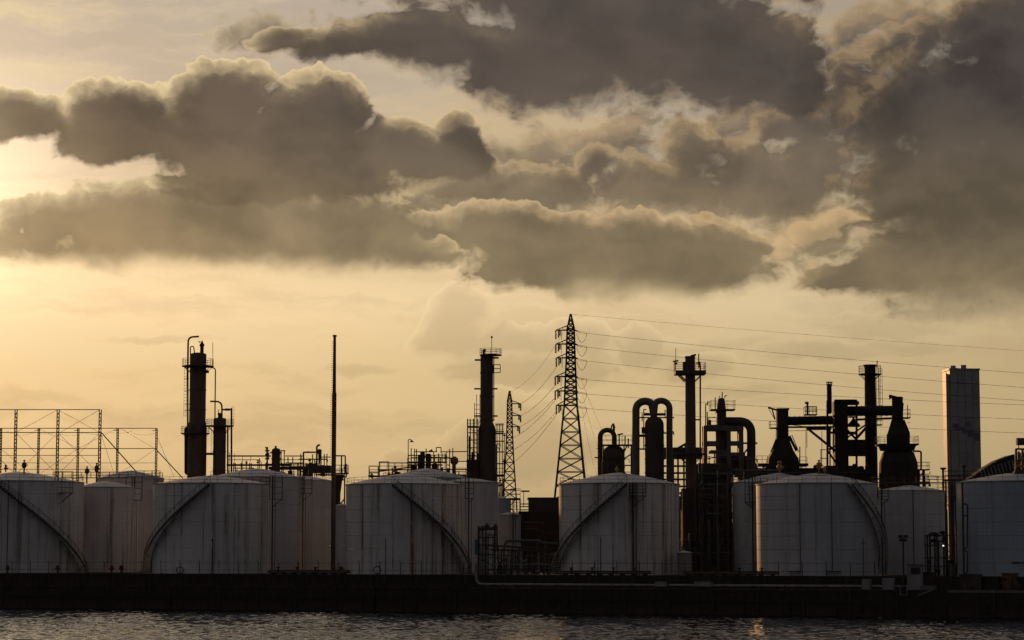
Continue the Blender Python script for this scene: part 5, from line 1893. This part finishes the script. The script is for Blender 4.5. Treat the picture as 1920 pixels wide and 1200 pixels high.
B().box(f.p(1766.5, 1021.5, -.9), (.4, .3, .12)).build('hood', M['dark'], lp)
B().lathe((f.x(1766.5, 1023), f.Y - 1.0), [(.02, f.z(1024.2)), (.13, f.z(1023.6)), (.13, f.z(1022.6)), (.02, f.z(1022))], 10).build('bulb', M['lamp'], lp)
for px, a, b2 in ((1803, 948, 1075), (1813, 945, 968)):
    q = f.p(px, a, 3)
# cooling pipes at the tank with the edge light
root = thing('valve_ladder', 'tall pipe with side loops at the left edge of the bluish tank', 'pipe', (f.x(1808, 1050), f.Y, GROUND))
B().bar((f.x(1806, 1000), f.Y, GROUND), (f.x(1806, 1000), f.Y, f.z(905)), .16, 8).build('pipe', M['dark'], root)
for y0_, y1_ in ((945, 1028), (1033, 1075)):
    B().tube(bend([f.p(1806, y0_), f.p(1814, y0_), f.p(1814, y1_), f.p(1806, y1_)], .4), .12, 8).build('loop_pipe', M['dark'], root)
B().bar(f.p(1806, 967), f.p(1814, 967), .1).build('tie', M['dark'], root)
# clutter low behind the quay cap, right
for i, (x0_, x1_, y0_, y1_, m, lab) in enumerate(((1800, 1840, 1078, 1092, 'dark', 'dark machinery block behind the pale quay cap'), (1846, 1872, 1082, 1094, 'black', 'low black skid behind the pale quay cap'), (1880, 1908, 1076, 1092, 'rust', 'rusty brown container near the right edge'), (1732, 1750, 1074, 1092, 'clad', 'brown crate right of the hut'))):
    cabinet(x0_, x1_, y0_, y1_ + 12, 3.4 + .4 * i, m, lab, 'container', 'equipment_crate')
bl = B().lathe((0, 0), [(.28, 0), (.24, .35), (.34, .5), (.3, .62), (.02, .68)], 12).mesh('bollard')
bl.materials.append(M['black'])
for i, px in enumerate((1775, 1822, 1870, 1912)):
    o = bpy.data.objects.new('mooring_bollard', bl)
    COL.objects.link(o)
    o.location = Q(qt(px, .6), .6, DECK + .25)
    o['label'] = ['first', 'second', 'third', 'fourth'][i] + ' black mooring bollard from the hut along the pale quay cap'
    o['category'] = 'bollard'
    o['group'] = 'mooring bollards'


# ================================================================== small pipework that fills the plant
def find(s):
    return next(o for o in THINGS if s in o['label'])


RG = random.Random(21)


def clutter(root, f, x0, x1, y0, y1, n, mats=('dark',), dy=1.5, floor=None):
    """loose runs of pipe, valves and little drums between two pixel columns"""
    zb = floor if floor is not None else f.z(y1)
    for k in range(n):
        m = M[RG.choice(mats)]
        px = RG.uniform(x0, x1)
        d = RG.uniform(-dy, dy)
        kind = RG.random()
        if kind < .38:
            top = RG.uniform(y0, y0 + (y1 - y0) * .75)
            B().tube([(f.x(px), f.Y + d, zb), (f.x(px), f.Y + d, f.z(top))], f.w(RG.uniform(.6, 1.5)), 7).build('riser', m, root)
        elif kind < .64:
            ln = RG.uniform(.2, .6) * (x1 - x0)
            a = max(x0, px - ln / 2)
            c = min(x1, px + ln / 2)
            py = RG.uniform(y0 + 3, y1 - 2)
            e = py + RG.choice((-6, 5, 8))
            B().tube(bend([f.p(a, py, d), f.p(c, py, d), f.p(c, e, d)], f.w(2)), f.w(RG.uniform(.6, 1.3)), 7).build('run_pipe', m, root)
        elif kind < .82:
            py = RG.uniform(y0 + (y1 - y0) * .4, y1 - 3)
            r = f.w(RG.uniform(1.5, 4))
            B().lathe((f.x(px), f.Y + d), vessel_prof(r, zb, f.z(py)), 12).build('drum', m, root)
        else:
            py = RG.uniform(y0 + 2, y1 - 4)
            b = B().lathe((f.x(px), f.Y + d), [(.1, f.z(py + 4)), (.32, f.z(py + 3)), (.34, f.z(py + 1.4)), (.12, f.z(py + 1)), (.12, f.z(py - 1)), (.4, f.z(py - 1.2)), (.4, f.z(py - 1.7)), (.08, f.z(py - 2))], 9)
            b.tube([(f.x(px), f.Y + d, zb), (f.x(px), f.Y + d, f.z(py + 3))], .1, 6)
            b.build('valve', m, root)


clutter(find('elevated pipe rack'), Px(depth(560, 108)), 440, 622, 858, 893, 34)
clutter(find('elevated pipe rack'), Px(depth(600, 106)), 568, 650, 858, 893, 22)
clutter(find('cluttered skid'), Px(depth(800, 102)), 762, 840, 846, 894, 30)
clutter(find('cluttered skid'), Px(depth(740, 100)), 690, 876, 874, 897, 26)
clutter(find('slender dark column'), Px(depth(890, 122)), 877, 898, 800, 892, 12)
clutter(find('slender dark column'), Px(depth(938, 122)), 930, 946, 800, 930, 10)
clutter(find('row of upright pipes'), Px(depth(985, 30)), 930, 1046, 1024, 1076, 34, ('dark', 'green', 'dark', 'galv'), 2, GROUND)
clutter(find('row of upright pipes'), Px(depth(905, 27)), 893, 932, 988, 1076, 14, ('dark', 'green'), 1, GROUND)
clutter(find('dark brown clad building'), Px(depth(1015, 86)), 980, 1046, 965, 1060, 24, ('dark', 'rust', 'dark'), 2, GROUND)
clutter(find('squat domed vessel'), Px(depth(1150, 90)), 1118, 1190, 838, 892, 12)
clutter(find('framed' if False else 'steel frame carrying'), Px(depth(1360, 84)), 1318, 1420, 852, 895, 26, ('dark', 'green', 'dark'))
clutter(find('dark multi-level'), Px(depth(1340, 48)), 1312, 1373, 880, 1072, 40, ('dark', 'green', 'dark', 'rust'), 1.0, GROUND)
clutter(find('dark multi-level'), Px(depth(1295, 46)), 1278, 1312, 960, 1072, 14, ('dark', 'green'), 1.0, GROUND)
clutter(find('flared base'), Px(depth(1470, 106)), 1424, 1545, 868, 893, 22, ('black',))
clutter(find('crossed braces'), Px(depth(1580, 106)), 1545, 1640, 866, 896, 24, ('black',))
clutter(find('stepped furnace'), Px(depth(1690, 106)), 1640, 1742, 880, 912, 18, ('black', 'dark'))
clutter(find('upright dark loading'), Px(depth(1765, 20)), 1732, 1798, 1000, 1078, 16, ('dark', 'black'), .8, GROUND)
fq = Px(depth(1850, 4.6))
for x0_, lab in ((1800, 'low dark valve skid left along the pale quay cap'), (1858, 'low dark valve skid right along the pale quay cap')):
    rt = thing('valve_skid', lab, 'valve skid', Q(qt(x0_ + 26, 3.2), 3.2, DECK), 'valve skids')
    B().box(Q(qt(x0_ + 26, 3.2), 3.2, DECK + .18), (4.6, 1.4, .3), QANG).build('base', M['dark'], rt)
    clutter(rt, Px(Q(qt(x0_ + 26, 3.2), 3.2, 0)[1]), x0_ + 3, x0_ + 50, 1078, 1100, 14, ('dark', 'black', 'rust'), .5, DECK + .3)

# fittings on the tank roofs
for px, y0_, y1_, key, lab in ((45, 862, 888, 'T1', 'spindle vent on the dome of the leftmost tank'), (163, 874, 897, 'T1c', 'drum vent left of the pale domed tank behind the plain narrow one'), (181, 868, 897, 'T1c', 'taller drum vent by the pale domed tank behind the plain narrow one'),
                               (1536, 862, 890, 'T5', 'thin yellow spindle on the dome right of centre'), (1171, 884, 902, 'T4', 'slim breather on the central tank dome')):
    t = TANKS[key]
    yv = t['c'][1] - t['R'] * .2
    f = Px(yv)
    x = f.x(px, 890)
    rt = thing('breather_vent', lab, 'vent', (x, yv, f.z(y1_)), 'tank breather vents')
    zb, zt = f.z(y1_ + 10), f.z(y0_)
    h_ = zt - zb
    B().lathe((x, yv), [(.16, zb), (.16, zb + h_ * .55), (.42, zb + h_ * .6), (.48, zb + h_ * .72), (.42, zb + h_ * .84), (.14, zb + h_ * .88), (.14, zb + h_ * .94), (.3, zb + h_ * .96), (.05, zt)], 12).build('stack', M['yellow' if key == 'T5' else 'dark'], rt)
    B().tube([(x, yv, zb + h_ * .7), (x + .7, yv, zb + h_ * .72)], .1, 6).build('side_port', M['dark'], rt)
# walkway rails and cross-over bridges between neighbouring roofs
for x0_, x1_, py, off, lab in ((100, 240, 896, 40, 'thin railed bridge from the leftmost tank to its neighbours'), (255, 300, 893, 48, 'short railed bridge above the left-hand stair'), (1635, 1800, 905, 46, 'thin railed bridge linking the right-hand tanks')):
    Ya = depth((x0_ + x1_) / 2, off)
    f = Px(Ya)
    rt = thing('roof_bridge', lab, 'walkway', (f.x((x0_ + x1_) / 2), Ya, f.z(py)), 'roof bridges')
    B().box((f.x((x0_ + x1_) / 2, py), Ya, f.z(py)), (f.w(x1_ - x0_), 1.0, .14)).build('deck', M['dark'], rt)
    B().rail([f.p(x0_, py, -.45), f.p(x1_, py, -.45)], 1.1, .045, 1.9, 1).rail([f.p(x0_, py, .45), f.p(x1_, py, .45)], 1.1, .045, 1.9, 1).build('handrail', M['rail'], rt)
